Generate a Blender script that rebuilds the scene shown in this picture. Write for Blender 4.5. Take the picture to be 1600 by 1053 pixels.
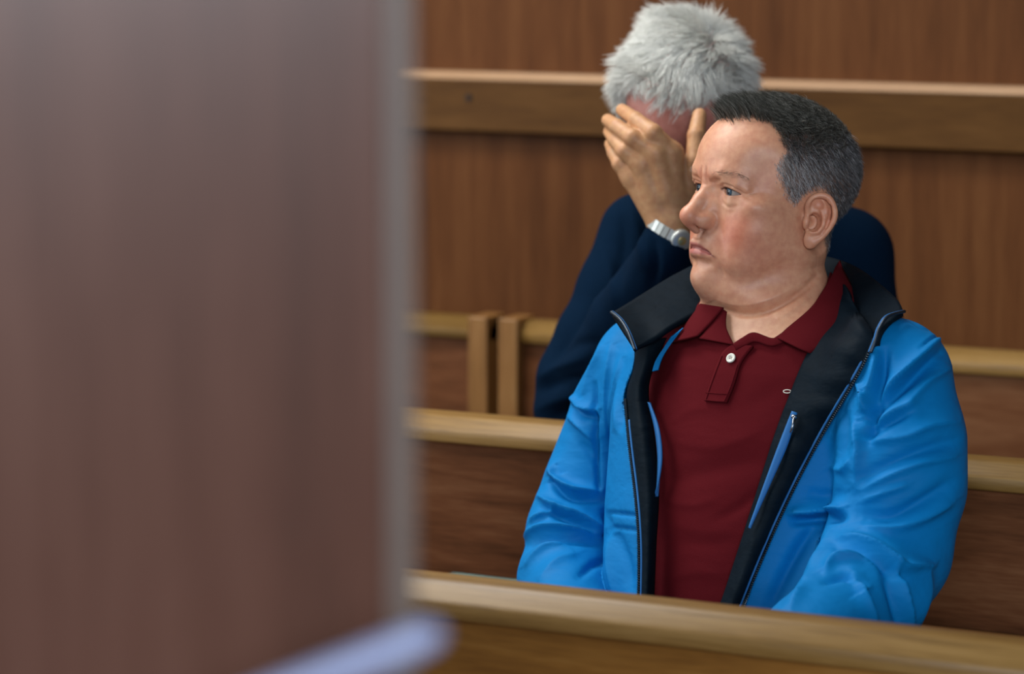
import bpy, bmesh, math, random
import numpy as np
from mathutils import Vector, Matrix

scene = bpy.context.scene
for _o in list(bpy.data.objects):
    bpy.data.objects.remove(_o)

# ---------------------------------------------------------------- camera (100 mm lens, standing photographer)
FPX = 4444.0
CAM_H = 1.49
YAW = math.radians(27.0)
PITCH = math.atan(606.5/FPX)
FW = np.array([-math.sin(YAW)*math.cos(PITCH), math.cos(YAW)*math.cos(PITCH), -math.sin(PITCH)])
RT = np.array([math.cos(YAW), math.sin(YAW), 0.0])
UP = np.cross(RT, FW)
CC = np.array([0.0, 0.0, CAM_H])
cam_data = bpy.data.cameras.new('camera')
cam = bpy.data.objects.new('camera', cam_data)
scene.collection.objects.link(cam)
cam.matrix_world = Matrix(((RT[0], UP[0], -FW[0], CC[0]), (RT[1], UP[1], -FW[1], CC[1]), (RT[2], UP[2], -FW[2], CC[2]), (0, 0, 0, 1)))
cam_data.sensor_width = 36.0
cam_data.sensor_fit = 'HORIZONTAL'
cam_data.lens = FPX/1600*36
cam_data.clip_start = 0.05
cam_data.dof.use_dof = True
cam_data.dof.focus_distance = 3.17
cam_data.dof.aperture_fstop = 4.0
scene.camera = cam

# ---------------------------------------------------------------- light: dim room, daylight from a window on the left, added fill behind the camera, ceiling panels
world = bpy.data.worlds.new('room_air')
scene.world = world
world.use_nodes = True
world.node_tree.nodes['Background'].inputs[0].default_value = (0.62, 0.68, 0.74, 1)
world.node_tree.nodes['Background'].inputs[1].default_value = 0.12
def area(name, loc, target, sx, sy, power, col):
    l = bpy.data.lights.new(name, 'AREA'); l.shape = 'RECTANGLE'; l.size = sx; l.size_y = sy
    l.energy = power; l.color = col
    o = bpy.data.objects.new(name, l); scene.collection.objects.link(o)
    o.location = loc
    o.rotation_euler = (Vector(target) - Vector(loc)).to_track_quat('-Z', 'Y').to_euler()
    return o
area('window_and_fill_light', (-5.4, 1.2, 2.0), (-1.2, 3.0, 1.0), 3.0, 2.0, 62, (0.84, 0.93, 1.0))
area('window_and_fill_light', (1.5, -3.2, 2.65), (-0.9, 2.6, 1.1), 3.0, 1.7, 265, (0.84, 0.91, 1.0))  # unseen fill added behind the camera to brighten faces and partition
area('ceiling_panel_light', (-3.1, 1.9, 3.0), (-3.1, 1.91, 0.0), 1.5, 1.2, 48, (1.0, 0.97, 0.92))
area('ceiling_panel_light', (-2.5, 3.2, 3.0), (-2.5, 3.21, 0.0), 1.3, 0.8, 48, (1.0, 0.97, 0.92))
scene.view_settings.view_transform = 'Standard'
scene.view_settings.look = 'None'
scene.view_settings.gamma = 1.0
scene.view_settings.use_curve_mapping = False
scene.view_settings.exposure = 0.12

# ---------------------------------------------------------------- helpers
def ray(x, y):
    return FW + RT*((x - 800.0)/FPX) - UP*((y - 526.5)/FPX)
def at(x, y, d):
    return CC + ray(x, y)*d
def pix(p):
    q = np.atleast_2d(p) - CC
    d = q @ FW
    return 800 + FPX*(q @ RT)/d, 526.5 - FPX*(q @ UP)/d, d
def link(o, parent=None):
    scene.collection.objects.link(o)
    if parent is not None:
        o.parent = parent
        o.matrix_parent_inverse = parent.matrix_world.inverted() if parent.type != 'EMPTY' else Matrix.Translation(-parent.location)
    return o
def tag(o, label=None, cat=None, group=None, kind=None):
    for k, v in (('label', label), ('category', cat), ('group', group), ('kind', kind)):
        if v: o[k] = v
    return o
def empty(name, loc, label, cat, group=None):
    o = bpy.data.objects.new(name, None)
    o.empty_display_size = .1
    o.location = loc
    scene.collection.objects.link(o)
    return tag(o, label, cat, group)
def mesh_obj(name, V, F, mat, parent=None, smooth=True):
    me = bpy.data.meshes.new(name)
    V = np.asarray(V, np.float32)
    if isinstance(F, np.ndarray) and F.ndim == 2:
        n, k = F.shape
        me.vertices.add(len(V)); me.vertices.foreach_set('co', V.ravel())
        me.loops.add(n*k); me.loops.foreach_set('vertex_index', F.astype(np.int32).ravel())
        me.polygons.add(n)
        me.polygons.foreach_set('loop_start', np.arange(0, n*k, k, dtype=np.int32))
        me.update(calc_edges=True); me.validate()
    else:
        me.from_pydata([tuple(map(float, v)) for v in V], [], [tuple(map(int, f)) for f in F])
    me.polygons.foreach_set('use_smooth', np.full(len(me.polygons), smooth))
    me.materials.append(mat)
    me.update()
    return link(bpy.data.objects.new(name, me), parent)
def color_attr(o, C, name='Col'):
    a = o.data.color_attributes.new(name, 'FLOAT_COLOR', 'POINT')
    C4 = np.ones((len(C), 4), np.float32); C4[:, :3] = C
    a.data.foreach_set('color', C4.ravel())
def bm_obj(name, bm, mat, parent=None, smooth=False):
    me = bpy.data.meshes.new(name); bm.to_mesh(me); bm.free()
    me.materials.append(mat)
    if smooth:
        me.polygons.foreach_set('use_smooth', np.full(len(me.polygons), True))
    return link(bpy.data.objects.new(name, me), parent)
def box(name, lo, hi, mat, parent=None, bev=.003, seg=2):
    bm = bmesh.new()
    bmesh.ops.create_cube(bm, size=1)
    for v in bm.verts:
        v.co = Vector([lo[i] + (v.co[i] + .5)*(hi[i] - lo[i]) for i in range(3)])
    if bev: bmesh.ops.bevel(bm, geom=bm.edges[:], offset=bev, segments=seg, profile=.5, affect='EDGES')
    return bm_obj(name, bm, mat, parent)
def extrude_x(name, prof, x0, x1, mat, parent=None, smooth=False):
    """profile of (y, z) points, extruded along x"""
    n = len(prof)
    V = [(x0, y, z) for y, z in prof] + [(x1, y, z) for y, z in prof]
    F = [(i, (i + 1) % n, n + (i + 1) % n, n + i) for i in range(n)] + [tuple(range(n))[::-1], tuple(range(n, 2*n))]
    bm = bmesh.new()
    vs = [bm.verts.new(v) for v in V]
    for f in F: bm.faces.new([vs[i] for i in f])
    bmesh.ops.recalc_face_normals(bm, faces=bm.faces[:])
    o = bm_obj(name, bm, mat, parent)
    if smooth:
        for p in o.data.polygons: p.use_smooth = len(p.vertices) == 4
    return o
def spline(P, n, closed=False):
    """Catmull-Rom through the points, n samples"""
    P = np.asarray(P, float); m = len(P)
    t = np.linspace(0, m if closed else m - 1, n, endpoint=not closed)
    i = np.minimum(t.astype(int), m - (1 if closed else 2)); f = (t - i)[:, None]
    g = (lambda k: P[k % m]) if closed else (lambda k: P[np.clip(k, 0, m - 1)])
    p0, p1, p2, p3 = g(i - 1), g(i), g(i + 1), g(i + 2)
    return .5*(2*p1 + (p2 - p0)*f + (2*p0 - 5*p1 + 4*p2 - p3)*f**2 + (3*p1 - p0 - 3*p2 + p3)*f**3)
def grid_faces(nu, nv):
    i = np.arange(nu - 1)[:, None]*nv + np.arange(nv - 1)[None]
    i = i.ravel()
    return np.stack([i, i + 1, i + nv + 1, i + nv], 1)
def tube(path, rad, sides=8):
    """swept tube with end caps -> V, F(list)"""
    path = np.asarray(path, float); n = len(path)
    rad = np.full(n, rad) if np.isscalar(rad) else np.asarray(rad)
    T = np.gradient(path, axis=0); T /= np.linalg.norm(T, axis=1)[:, None]
    up = np.array([0, 0, 1.0])
    if abs(T[0] @ up) > .9: up = np.array([1.0, 0, 0])
    V = []
    for k in range(n):
        a = np.cross(T[k], up); a /= np.linalg.norm(a); b = np.cross(a, T[k]); up = b
        for s in range(sides):
            t = 2*math.pi*s/sides
            V.append(path[k] + rad[k]*(math.cos(t)*a + math.sin(t)*b))
    F = [(k*sides + s, k*sides + (s + 1) % sides, (k + 1)*sides + (s + 1) % sides, (k + 1)*sides + s) for k in range(n - 1) for s in range(sides)]
    F += [tuple(range(sides))[::-1], tuple(range((n - 1)*sides, n*sides))]
    return np.array(V), F
def join(parts):
    V, F, o = [], [], 0
    for v, f in parts:
        V.append(np.asarray(v, float)); F += [tuple(int(i) + o for i in q) for q in f]; o += len(v)
    return np.concatenate(V), F
def strands(paths, r0, name, mat, parent, cols=None):
    """paths (N, K, 3): three-sided tapering tubes in one mesh"""
    N, K, _ = paths.shape
    T = np.gradient(paths, axis=1); T /= np.linalg.norm(T, axis=2, keepdims=True) + 1e-12
    rnd = np.random.default_rng(5).normal(size=(N, 1, 3))
    A = np.cross(T, np.broadcast_to(rnd, T.shape)); A /= np.linalg.norm(A, axis=2, keepdims=True) + 1e-12
    B = np.cross(T, A)
    taper = np.interp(np.linspace(0, 1, K), [0, .6, 1], [1, .85, .12])[None, :, None]
    r = np.asarray(r0).reshape(-1, 1, 1)*taper
    ring = [paths + r*(math.cos(a)*A + math.sin(a)*B) for a in (0, 2.0944, 4.18879)]
    V = np.stack(ring, 2).reshape(-1, 3)
    base = (np.arange(N)*K*3)[:, None, None] + (np.arange(K - 1)*3)[None, :, None]
    s = np.arange(3)[None, None, :]
    F = np.stack([base + s, base + (s + 1) % 3, base + 3 + (s + 1) % 3, base + 3 + s], -1).reshape(-1, 4)
    o = mesh_obj(name, V, F, mat, parent)
    if cols is not None:
        color_attr(o, np.repeat(cols, K*3, axis=0))
    return o

# ---------------------------------------------------------------- materials
def mat_base(name):
    m = bpy.data.materials.new(name); m.use_nodes = True
    nt = m.node_tree
    return m, nt, nt.nodes['Principled BSDF']
def srgb(r, g, b):
    f = lambda c: (c/12.92 if c <= .04045 else ((c + .055)/1.055)**2.4)
    return (f(r/255), f(g/255), f(b/255))
def rgba(c): return (c[0], c[1], c[2], 1)
def wood(name, dark, mid, light, axis='X', rough=.38, stretch=14, scale=3.0, bump=.08, band=0.0, spec=.5):
    m, nt, b = mat_base(name)
    N = nt.nodes.new; L = nt.links.new
    tc = N('ShaderNodeTexCoord')
    mp = N('ShaderNodeMapping')
    sc = [stretch]*3; sc['XYZ'.index(axis)] = 1.0
    mp.inputs['Scale'].default_value = sc
    L(tc.outputs['Object'], mp.inputs['Vector'])
    n1 = N('ShaderNodeTexNoise'); n1.inputs['Scale'].default_value = scale; n1.inputs['Detail'].default_value = 6; n1.inputs['Roughness'].default_value = .62; n1.inputs['Distortion'].default_value = .35
    L(mp.outputs['Vector'], n1.inputs['Vector'])
    n2 = N('ShaderNodeTexNoise'); n2.inputs['Scale'].default_value = scale*9; n2.inputs['Detail'].default_value = 3
    L(mp.outputs['Vector'], n2.inputs['Vector'])
    mx = N('ShaderNodeMix'); mx.data_type = 'FLOAT'; mx.inputs[0].default_value = .28
    L(n1.outputs['Fac'], mx.inputs[2]); L(n2.outputs['Fac'], mx.inputs[3])
    cr = N('ShaderNodeValToRGB')
    e = cr.color_ramp.elements
    e[0].position = .34; e[0].color = rgba(dark)
    e[1].position = .66; e[1].color = rgba(light)
    k = e.new(.5); k.color = rgba(mid)
    L(mx.outputs[0], cr.inputs['Fac'])
    L(cr.outputs['Color'], b.inputs['Base Color'])
    bp = N('ShaderNodeBump'); bp.inputs['Strength'].default_value = bump; bp.inputs['Distance'].default_value = .002
    L(n2.outputs['Fac'], bp.inputs['Height']); L(bp.outputs['Normal'], b.inputs['Normal'])
    b.inputs['Roughness'].default_value = rough
    b.inputs['Specular IOR Level'].default_value = spec
    return m
def plain(name, col, rough=.5, metal=0.0, noise=0.0, nscale=60, bump=0.0, spec=.5, sheen=0.0, wrinkle=0.0, wscale=20):
    m, nt, b = mat_base(name)
    N = nt.nodes.new; L = nt.links.new
    b.inputs['Roughness'].default_value = rough; b.inputs['Metallic'].default_value = metal
    b.inputs['Specular IOR Level'].default_value = spec
    if sheen:
        b.inputs['Sheen Weight'].default_value = sheen; b.inputs['Sheen Roughness'].default_value = .5
    tc = N('ShaderNodeTexCoord')
    n = N('ShaderNodeTexNoise'); n.inputs['Scale'].default_value = nscale; n.inputs['Detail'].default_value = 5
    L(tc.outputs['Object'], n.inputs['Vector'])
    cr = N('ShaderNodeValToRGB'); e = cr.color_ramp.elements
    lo = [c*(1 - noise) for c in col]; hi = [min(1, c*(1 + noise)) for c in col]
    e[0].position = .3; e[0].color = rgba(lo); e[1].position = .7; e[1].color = rgba(hi)
    L(n.outputs['Fac'], cr.inputs['Fac']); L(cr.outputs['Color'], b.inputs['Base Color'])
    if bump:
        bp = N('ShaderNodeBump'); bp.inputs['Strength'].default_value = bump; bp.inputs['Distance'].default_value = .001
        L(n.outputs['Fac'], bp.inputs['Height']); L(bp.outputs['Normal'], b.inputs['Normal'])
        if wrinkle:
            mp = N('ShaderNodeMapping'); mp.inputs['Rotation'].default_value = (.3, .5, .4); mp.inputs['Scale'].default_value = (1, 1, 2.2)
            L(tc.outputs['Object'], mp.inputs['Vector'])
            n2 = N('ShaderNodeTexNoise'); n2.inputs['Scale'].default_value = wscale; n2.inputs['Detail'].default_value = 3; n2.inputs['Distortion'].default_value = .25
            L(mp.outputs['Vector'], n2.inputs['Vector'])
            b2 = N('ShaderNodeBump'); b2.inputs['Strength'].default_value = wrinkle; b2.inputs['Distance'].default_value = .01
            L(n2.outputs['Fac'], b2.inputs['Height']); L(b2.outputs['Normal'], bp.inputs['Normal'])
    return m
def attr_mat(name, rough=.5, sss=0.0, bump=0.0, bscale=900, spec=.5, mottle=0.0, attr='Col'):
    m, nt, b = mat_base(name)
    N = nt.nodes.new; L = nt.links.new
    a = N('ShaderNodeAttribute'); a.attribute_name = attr
    out = a.outputs['Color']
    tc = N('ShaderNodeTexCoord')
    if mottle:
        n = N('ShaderNodeTexNoise'); n.inputs['Scale'].default_value = 120; n.inputs['Detail'].default_value = 6
        L(tc.outputs['Object'], n.inputs['Vector'])
        cr = N('ShaderNodeValToRGB'); e = cr.color_ramp.elements
        e[0].position = .3; e[0].color = (1 - mottle*.7, 1 - mottle*1.3, 1 - mottle*1.3, 1); e[1].position = .7; e[1].color = (1 + mottle*.3, 1 + mottle*.6, 1 + mottle*.6, 1)
        L(n.outputs['Fac'], cr.inputs['Fac'])
        mx = N('ShaderNodeMix'); mx.data_type = 'RGBA'; mx.blend_type = 'MULTIPLY'; mx.inputs[0].default_value = 1
        L(out, mx.inputs[6]); L(cr.outputs['Color'], mx.inputs[7]); out = mx.outputs[2]
    L(out, b.inputs['Base Color'])
    b.inputs['Roughness'].default_value = rough
    b.inputs['Specular IOR Level'].default_value = spec
    if sss:
        b.inputs['Subsurface Weight'].default_value = sss
        b.inputs['Subsurface Radius'].default_value = (1.0, .35, .2)
        b.inputs['Subsurface Scale'].default_value = .006
    if bump:
        n = N('ShaderNodeTexNoise'); n.inputs['Scale'].default_value = bscale; n.inputs['Detail'].default_value = 4
        L(tc.outputs['Object'], n.inputs['Vector'])
        bp = N('ShaderNodeBump'); bp.inputs['Strength'].default_value = bump; bp.inputs['Distance'].default_value = .0012
        L(n.outputs['Fac'], bp.inputs['Height']); L(bp.outputs['Normal'], b.inputs['Normal'])
    return m

# ---------------------------------------------------------------- the room
M_WALL = wood('walnut_veneer_wall', srgb(76, 42, 16), srgb(91, 53, 24), srgb(102, 63, 32), 'Z', .55, 15, 1.6, .03, spec=.15)
M_RAIL = wood('walnut_rail', srgb(70, 43, 15), srgb(86, 56, 23), srgb(98, 66, 31), 'X', .5, 10, 2.2, .03, spec=.15)
M_CAP = wood('oak_cap', srgb(98, 70, 28), srgb(130, 98, 48), srgb(148, 116, 66), 'X', .45, 22, 3.0, .12)
M_PANEL = wood('walnut_bench_panel', srgb(74, 42, 20), srgb(100, 60, 34), srgb(118, 78, 50), 'X', .5, 9, 2.6, .05, spec=.2)
M_FRONT = wood('golden_oak_panel', srgb(112, 72, 22), srgb(134, 90, 34), srgb(148, 106, 50), 'X', .45, 9, 2.6, .05, spec=.35)
M_POST = wood('oak_post', srgb(110, 74, 34), srgb(132, 92, 48), srgb(146, 108, 64), 'Z', .4, 14, 2.4, .05)
M_FLOOR = plain('linoleum_floor', srgb(120, 104, 88), .4, noise=.15, nscale=8)
M_DARK = plain('screw_steel', srgb(24, 14, 8), .7, .0)

fl = box('floor', (-7, -2, -.05), (4, 7, 0), M_FLOOR, None, 0); tag(fl, 'grey-brown floor under the benches', kind='structure')
WALL_ROT = Matrix.Translation((-1.36, 4.5, 0)) @ Matrix.Rotation(math.radians(-5.0), 4, 'Z') @ Matrix.Translation((1.36, -4.5, 0))
wall = box('wall_back', (-6.0, 4.53, 0), (2.6, 4.68, 3.2), M_WALL, None, 0)
tag(wall, 'walnut veneer panelled wall behind the benches', kind='structure')
xs = [-6.0, -3.6, -1.2, 1.2, 2.6]
for i in range(len(xs) - 1):
    for z0, z1 in ((0.0, 1.1645), (1.2565, 3.2)):
        box('wall_panel', (xs[i] + .0007, 4.505, z0 + .002), (xs[i + 1] - .0007, 4.533, z1), M_WALL, wall, .001, 1)
trim = extrude_x('trim_1', [(4.512, 1.1605), (4.478, 1.1605), (4.472, 1.1645), (4.472, 1.2545), (4.512, 1.2545)], -6.0, 2.6, M_RAIL)
M_LIT_CHAMFER = wood('painted_light_chamfer', srgb(160, 124, 92), srgb(176, 140, 106), srgb(186, 152, 120), 'X', .5, 16, 3, .02)  # paler colour paints in the light caught on the rail's top chamfer
extrude_x('painted_lit_chamfer', [(4.512, 1.2547), (4.472, 1.2547), (4.4705, 1.2563), (4.482, 1.2680), (4.486, 1.2690), (4.512, 1.2695)], -6.0, 2.6, M_LIT_CHAMFER, trim)
tag(trim, 'horizontal walnut rail running along the panelled wall', kind='structure')
for sx in (-2.415, -1.215, -3.615, -.015):
    bm = bmesh.new()
    bmesh.ops.create_cone(bm, cap_ends=True, segments=14, radius1=.0075, radius2=.0062, depth=.004, matrix=Matrix.Translation((sx, 4.4715, 1.2230)) @ Matrix.Rotation(math.pi/2, 4, 'X'))
    bm_obj('screw', bm, M_DARK, trim)
for o in [wall, trim]:
    o.matrix_world = WALL_ROT
for o in list(wall.children) + list(trim.children):
    o.matrix_parent_inverse = Matrix.Identity(4)

def cap_profile(y0):
    """bench cap: flat top, broad sloping front chamfer over a short upright face"""
    f = y0 - .054
    return [(f + .004, .8475), (f + .0015, .8485), (f, .851), (f, .8625), (f + .001, .8650), (f + .0035, .8675), (f + .018, .8785), (f + .022, .8808), (f + .027, .8818),
            (y0 - .003, .882), (y0 + .003, .880), (y0 + .005, .876), (y0 + .005, .855), (y0 + .003, .849), (y0 - .001, .8475)]
def bench(y0, x0, x1, label, posts, group=None, pm=None):
    b = empty('bench', ((x0 + x1)/2, y0, 0), label, 'bench', group)
    extrude_x('cap_rail', cap_profile(y0), x0, x1, M_CAP, b, True)
    box('back_panel', (x0 + .004, y0 - .042, .673), (x1 - .004, y0 - .022, .852), pm or M_PANEL, b, .0015, 1)
    box('seat', (x0, y0 - .47, .425), (x1, y0 - .06, .45), M_PANEL, b, .006)
    box('seat_apron', (x0 + .03, y0 - .45, .34), (x1 - .03, y0 - .43, .4255), M_PANEL, b, .002, 1)
    for px in posts:
        box('post', (px - .018, y0 - .066, 0.0), (px + .018, y0 + .002, .888), M_POST, b, .003)
        box('leg', (px - .018, y0 - .44, 0.0), (px + .018, y0 - .40, .426), M_POST, b, .003)
    return b
bench(2.415, -3.2, 0.9, 'empty oak-capped bench in front of the man in the blue jacket', (-3.18, .88), pm=M_FRONT)
bench(3.29, -3.6, 1.1, 'long oak-capped bench the man in the blue jacket sits on', (-3.58, 1.08))
bench(4.19, -4.2, -2.148, 'rear bench left of the dark gap between two upright posts', (-4.18, -2.166))
bench(4.19, -2.128, 1.2, 'rear bench behind the white-haired man, right of the dark gap', (-2.110, 1.18))
# ---------------------------------------------------------------- implicit surfaces
def smin(a, b, k):
    h = np.clip(.5 + .5*(b - a)/k, 0, 1)
    return b*(1 - h) + a*h - k*h*(1 - h)
def smax(a, b, k):
    return -smin(-a, -b, k)
def ell(p, c, r):
    x = (p[:, 0] - c[0])*(1/r[0]); y = (p[:, 1] - c[1])*(1/r[1]); z = (p[:, 2] - c[2])*(1/r[2])
    x2 = x*x; y2 = y*y; z2 = z*z
    k0 = np.sqrt(x2 + y2 + z2) + 1e-9
    k1 = np.sqrt(x2*(1/r[0]**2) + y2*(1/r[1]**2) + z2*(1/r[2]**2)) + 1e-9
    return k0*(k0 - 1)/k1
def cone(p, a, b, ra, rb):
    a = [float(v) for v in a]; b = [float(v) for v in b]
    e = [b[i] - a[i] for i in range(3)]; ee = sum(v*v for v in e)
    x = p[:, 0] - a[0]; y = p[:, 1] - a[1]; z = p[:, 2] - a[2]
    t = np.clip((x*e[0] + y*e[1] + z*e[2])*(1/ee), 0, 1)
    x -= t*e[0]; y -= t*e[1]; z -= t*e[2]
    return np.sqrt(x*x + y*y + z*z) - (ra + (rb - ra)*t)
def chain(p, pts, rad, k=0.0):
    d = None
    for i in range(len(pts) - 1):
        e = cone(p, pts[i], pts[i + 1], rad[i], rad[i + 1])
        d = e if d is None else (np.minimum(d, e) if k == 0 else smin(d, e, k))
    return d
def surface_nets(D, lo, h):
    S = D < 0
    n = np.array(D.shape)
    cnt = np.zeros(n - 1, np.int8)
    for i in (0, 1):
        for j in (0, 1):
            for k in (0, 1):
                cnt += S[i:n[0]-1+i, j:n[1]-1+j, k:n[2]-1+k]
    act = (cnt > 0) & (cnt < 8)
    idx = np.argwhere(act)
    cid = np.full(act.shape, -1, np.int32)
    cid[act] = np.arange(len(idx))
    off = [(i, j, k) for i in (0, 1) for j in (0, 1) for k in (0, 1)]
    val = np.stack([D[idx[:, 0]+o[0], idx[:, 1]+o[1], idx[:, 2]+o[2]] for o in off], 1).astype(np.float64)
    acc = np.zeros((len(idx), 3)); c = np.zeros(len(idx))
    for a in range(8):
        for b in range(a + 1, 8):
            oa, ob = np.array(off[a]), np.array(off[b])
            if np.abs(oa - ob).sum() != 1: continue
            m = (val[:, a] < 0) != (val[:, b] < 0)
            t = val[m, a]/(val[m, a] - val[m, b])
            acc[m] += oa + t[:, None]*(ob - oa); c[m] += 1
    V = np.array(lo) + h*(idx + acc/c[:, None])
    Fq = []
    for ax in range(3):
        sl0 = [slice(1, n[i] - 1) for i in range(3)]; sl1 = list(sl0)
        sl0[ax] = slice(0, n[ax] - 1); sl1[ax] = slice(1, n[ax])
        s0, s1 = S[tuple(sl0)], S[tuple(sl1)]
        e = np.argwhere(s0 != s1)
        inside = s0[s0 != s1]
        base = e + 1; base[:, ax] = e[:, ax]
        u, v = (ax + 1) % 3, (ax + 2) % 3
        def g(du, dv):
            q = base.copy(); q[:, u] += du; q[:, v] += dv
            return cid[q[:, 0], q[:, 1], q[:, 2]]
        quad = np.stack([g(-1, -1), g(0, -1), g(0, 0), g(-1, 0)], 1)
        quad[~inside] = quad[~inside][:, ::-1]
        Fq.append(quad)
    return V, np.concatenate(Fq)
def feval(f, P, n=200000):
    if not len(P): return np.zeros(0)
    return np.concatenate([f(np.asfortranarray(P[i:i+n], dtype=np.float32)) for i in range(0, len(P), n)])
def fgrad(f, P, e):
    G = np.zeros((len(P), 3))
    d0 = feval(f, P - e/3)
    for i in range(3):
        o = np.full(3, -e/3); o[i] += e
        G[:, i] = (feval(f, P + o) - d0)/e
    return G
def mesh_normals(V, Q):
    n = np.cross(V[Q[:, 2]] - V[Q[:, 0]], V[Q[:, 3]] - V[Q[:, 1]])
    N = np.stack([sum(np.bincount(Q[:, k], n[:, i], len(V)) for k in range(4)) for i in range(3)], 1)
    return N/(np.linalg.norm(N, axis=1)[:, None] + 1e-15)
def sdf_mesh(f, lo, hi, h, c=4, iters=1, margin=1.0):
    lo = np.array(lo, float); nb = np.ceil((np.array(hi) - lo)/(h*c)).astype(int)
    g = np.stack(np.meshgrid(*[np.arange(k) for k in nb], indexing='ij'), -1).reshape(-1, 3)
    dc = feval(f, lo + (g + .5)*h*c - .5*h).reshape(nb)
    m = np.abs(dc) < h*c*margin
    rep = lambda a: a.repeat(c, 0).repeat(c, 1).repeat(c, 2)
    D = rep(dc).astype(np.float32); M = rep(m)
    D[M] = feval(f, lo + np.argwhere(M)*h)
    V, Q = surface_nets(D, lo, h)
    for _ in range(iters):
        N = mesh_normals(V, Q)
        d = feval(f, V); d1 = feval(f, V + N*h*.3)
        sl = np.clip((d1 - d)/(h*.3), .25, 1.5)
        V = V - N*np.clip(d/sl, -h*.6, h*.6)[:, None]
    return V, Q

# ---------------------------------------------------------------- head, millimetres: x his left, y forward, z up, origin between the pupils
EYE = (32.0, -12.0, 0.0)
def lid_open(ax, z):
    """almond opening between the lids, negative inside"""
    u = (ax - 32.8)/14.2
    up = 4.0*np.clip(1 - np.abs(u + .12)**2.2, -1, 1) - .9*u
    lw = -4.0*np.clip(1 - np.abs(u - .10)**2.0, -1, 1) - .9*u
    return np.maximum(z - up, lw - z)
def line2(x, z, pts):
    """distance in the frontal plane to a polyline, and position along it"""
    best = np.full(x.shape, 1e9, np.float32); tb = np.zeros(x.shape, np.float32)
    n = len(pts) - 1
    for i in range(n):
        a, b = pts[i], pts[i + 1]; ex, ez = b[0] - a[0], b[1] - a[1]; ee = ex*ex + ez*ez
        t = np.clip(((x - a[0])*ex + (z - a[1])*ez)/ee, 0, 1)
        d2 = (x - a[0] - t*ex)**2 + (z - a[1] - t*ez)**2
        c = d2 < best
        best = np.where(c, d2, best); tb = np.where(c, (i + t)/n, tb)
    return best, tb
def crease(x, z, pts, amp, w):
    d2, t = line2(x, z, pts)
    return amp*np.exp(-d2/(w*w))*np.sin(np.pi*np.clip(t*.86 + .07, 0, 1))**.7
EAR_O = (75.0, -91.5, -24.5)
def ear_sdf(p, mirror=False):
    # ear frame: u forward, v up, w outward
    U = np.array([-.40, .90, .10]); U /= np.linalg.norm(U)
    Vv = np.array([.12, -.20, .97]); Vv -= U*(Vv @ U); Vv /= np.linalg.norm(Vv)
    W = np.cross(U, Vv)
    if W[0] < 0: W = -W
    q = (p - np.array(EAR_O, np.float32))*np.float32(1/.95)
    q = np.asfortranarray(np.stack([q @ U.astype(np.float32), q @ Vv.astype(np.float32), q @ W.astype(np.float32)], 1))
    # helix rim, from the crus over the top and down the back to the lobe
    pts = [(6, 1, 2.0), (11.5, 9, 3.5), (12.5, 18, 5.5), (8, 26.5, 7.5), (-1, 30.5, 8.5), (-10, 28.5, 9.5), (-16.5, 21, 10.5), (-20.5, 11, 11), (-19.5, 0, 10.5), (-14.5, -12, 9), (-9.5, -20, 7.5), (-3, -26, 6)]
    rad = [2.2, 3.0, 3.5, 3.8, 3.9, 3.9, 3.8, 3.6, 3.4, 3.4, 3.6, 4.2]
    hp = spline([p_ + (r_,) for p_, r_ in zip(pts, rad)], 30)
    helix = chain(q, [h_[:3] for h_ in hp], [h_[3] for h_ in hp])
    plate = ell(q, (-3, 4, 2.0), (17, 27, 4.2))
    plate = smin(plate, chain(q, [(-2, 22, 3), (-11, 12, 5), (-12, 0, 5), (-7, -14, 4)], [4.5, 5, 5, 5], 3), 3)
    anti = chain(q, [(4, 19, 5.0), (-4, 14, 7.0), (-9.0, 5, 8.6), (-9.5, -4, 8.8), (-5, -12.5, 8.2), (2, -14.5, 7.5)], [2.0, 2.6, 3.0, 3.2, 3.4, 3.2], 2)
    lobe = ell(q, (1.5, -24, 4.5), (8.5, 10.0, 4.6))
    tragus = ell(q, (10.5, -4.5, 4.0), (4.2, 8.0, 4.6))
    d = smin(plate, helix, 2.2)
    d = smin(d, anti, 2.0)
    d = smin(d, lobe, 5)
    d = smax(d, -ell(q, (1.8, -2.5, 8.0), (8.6, 11.5, 11.5)), 1.5)      # concha
    d = smax(d, -ell(q, (1.5, 19.5, 8.5), (8.0, 7.0, 5.5)), 1.5)
    d = smax(d, -chain(q, [(-13, 20, 10), (-15, 8, 11), (-13, -6, 10)], [2.4, 2.4, 2.0]), 1.5)   # groove inside the rim       # upper hollow
    d = smin(d, ell(q, (1, -1, -9.5), (15, 20, 5.5)), 1.5)
    d = smin(d, tragus, 2.5)
    return d*.95
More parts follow.
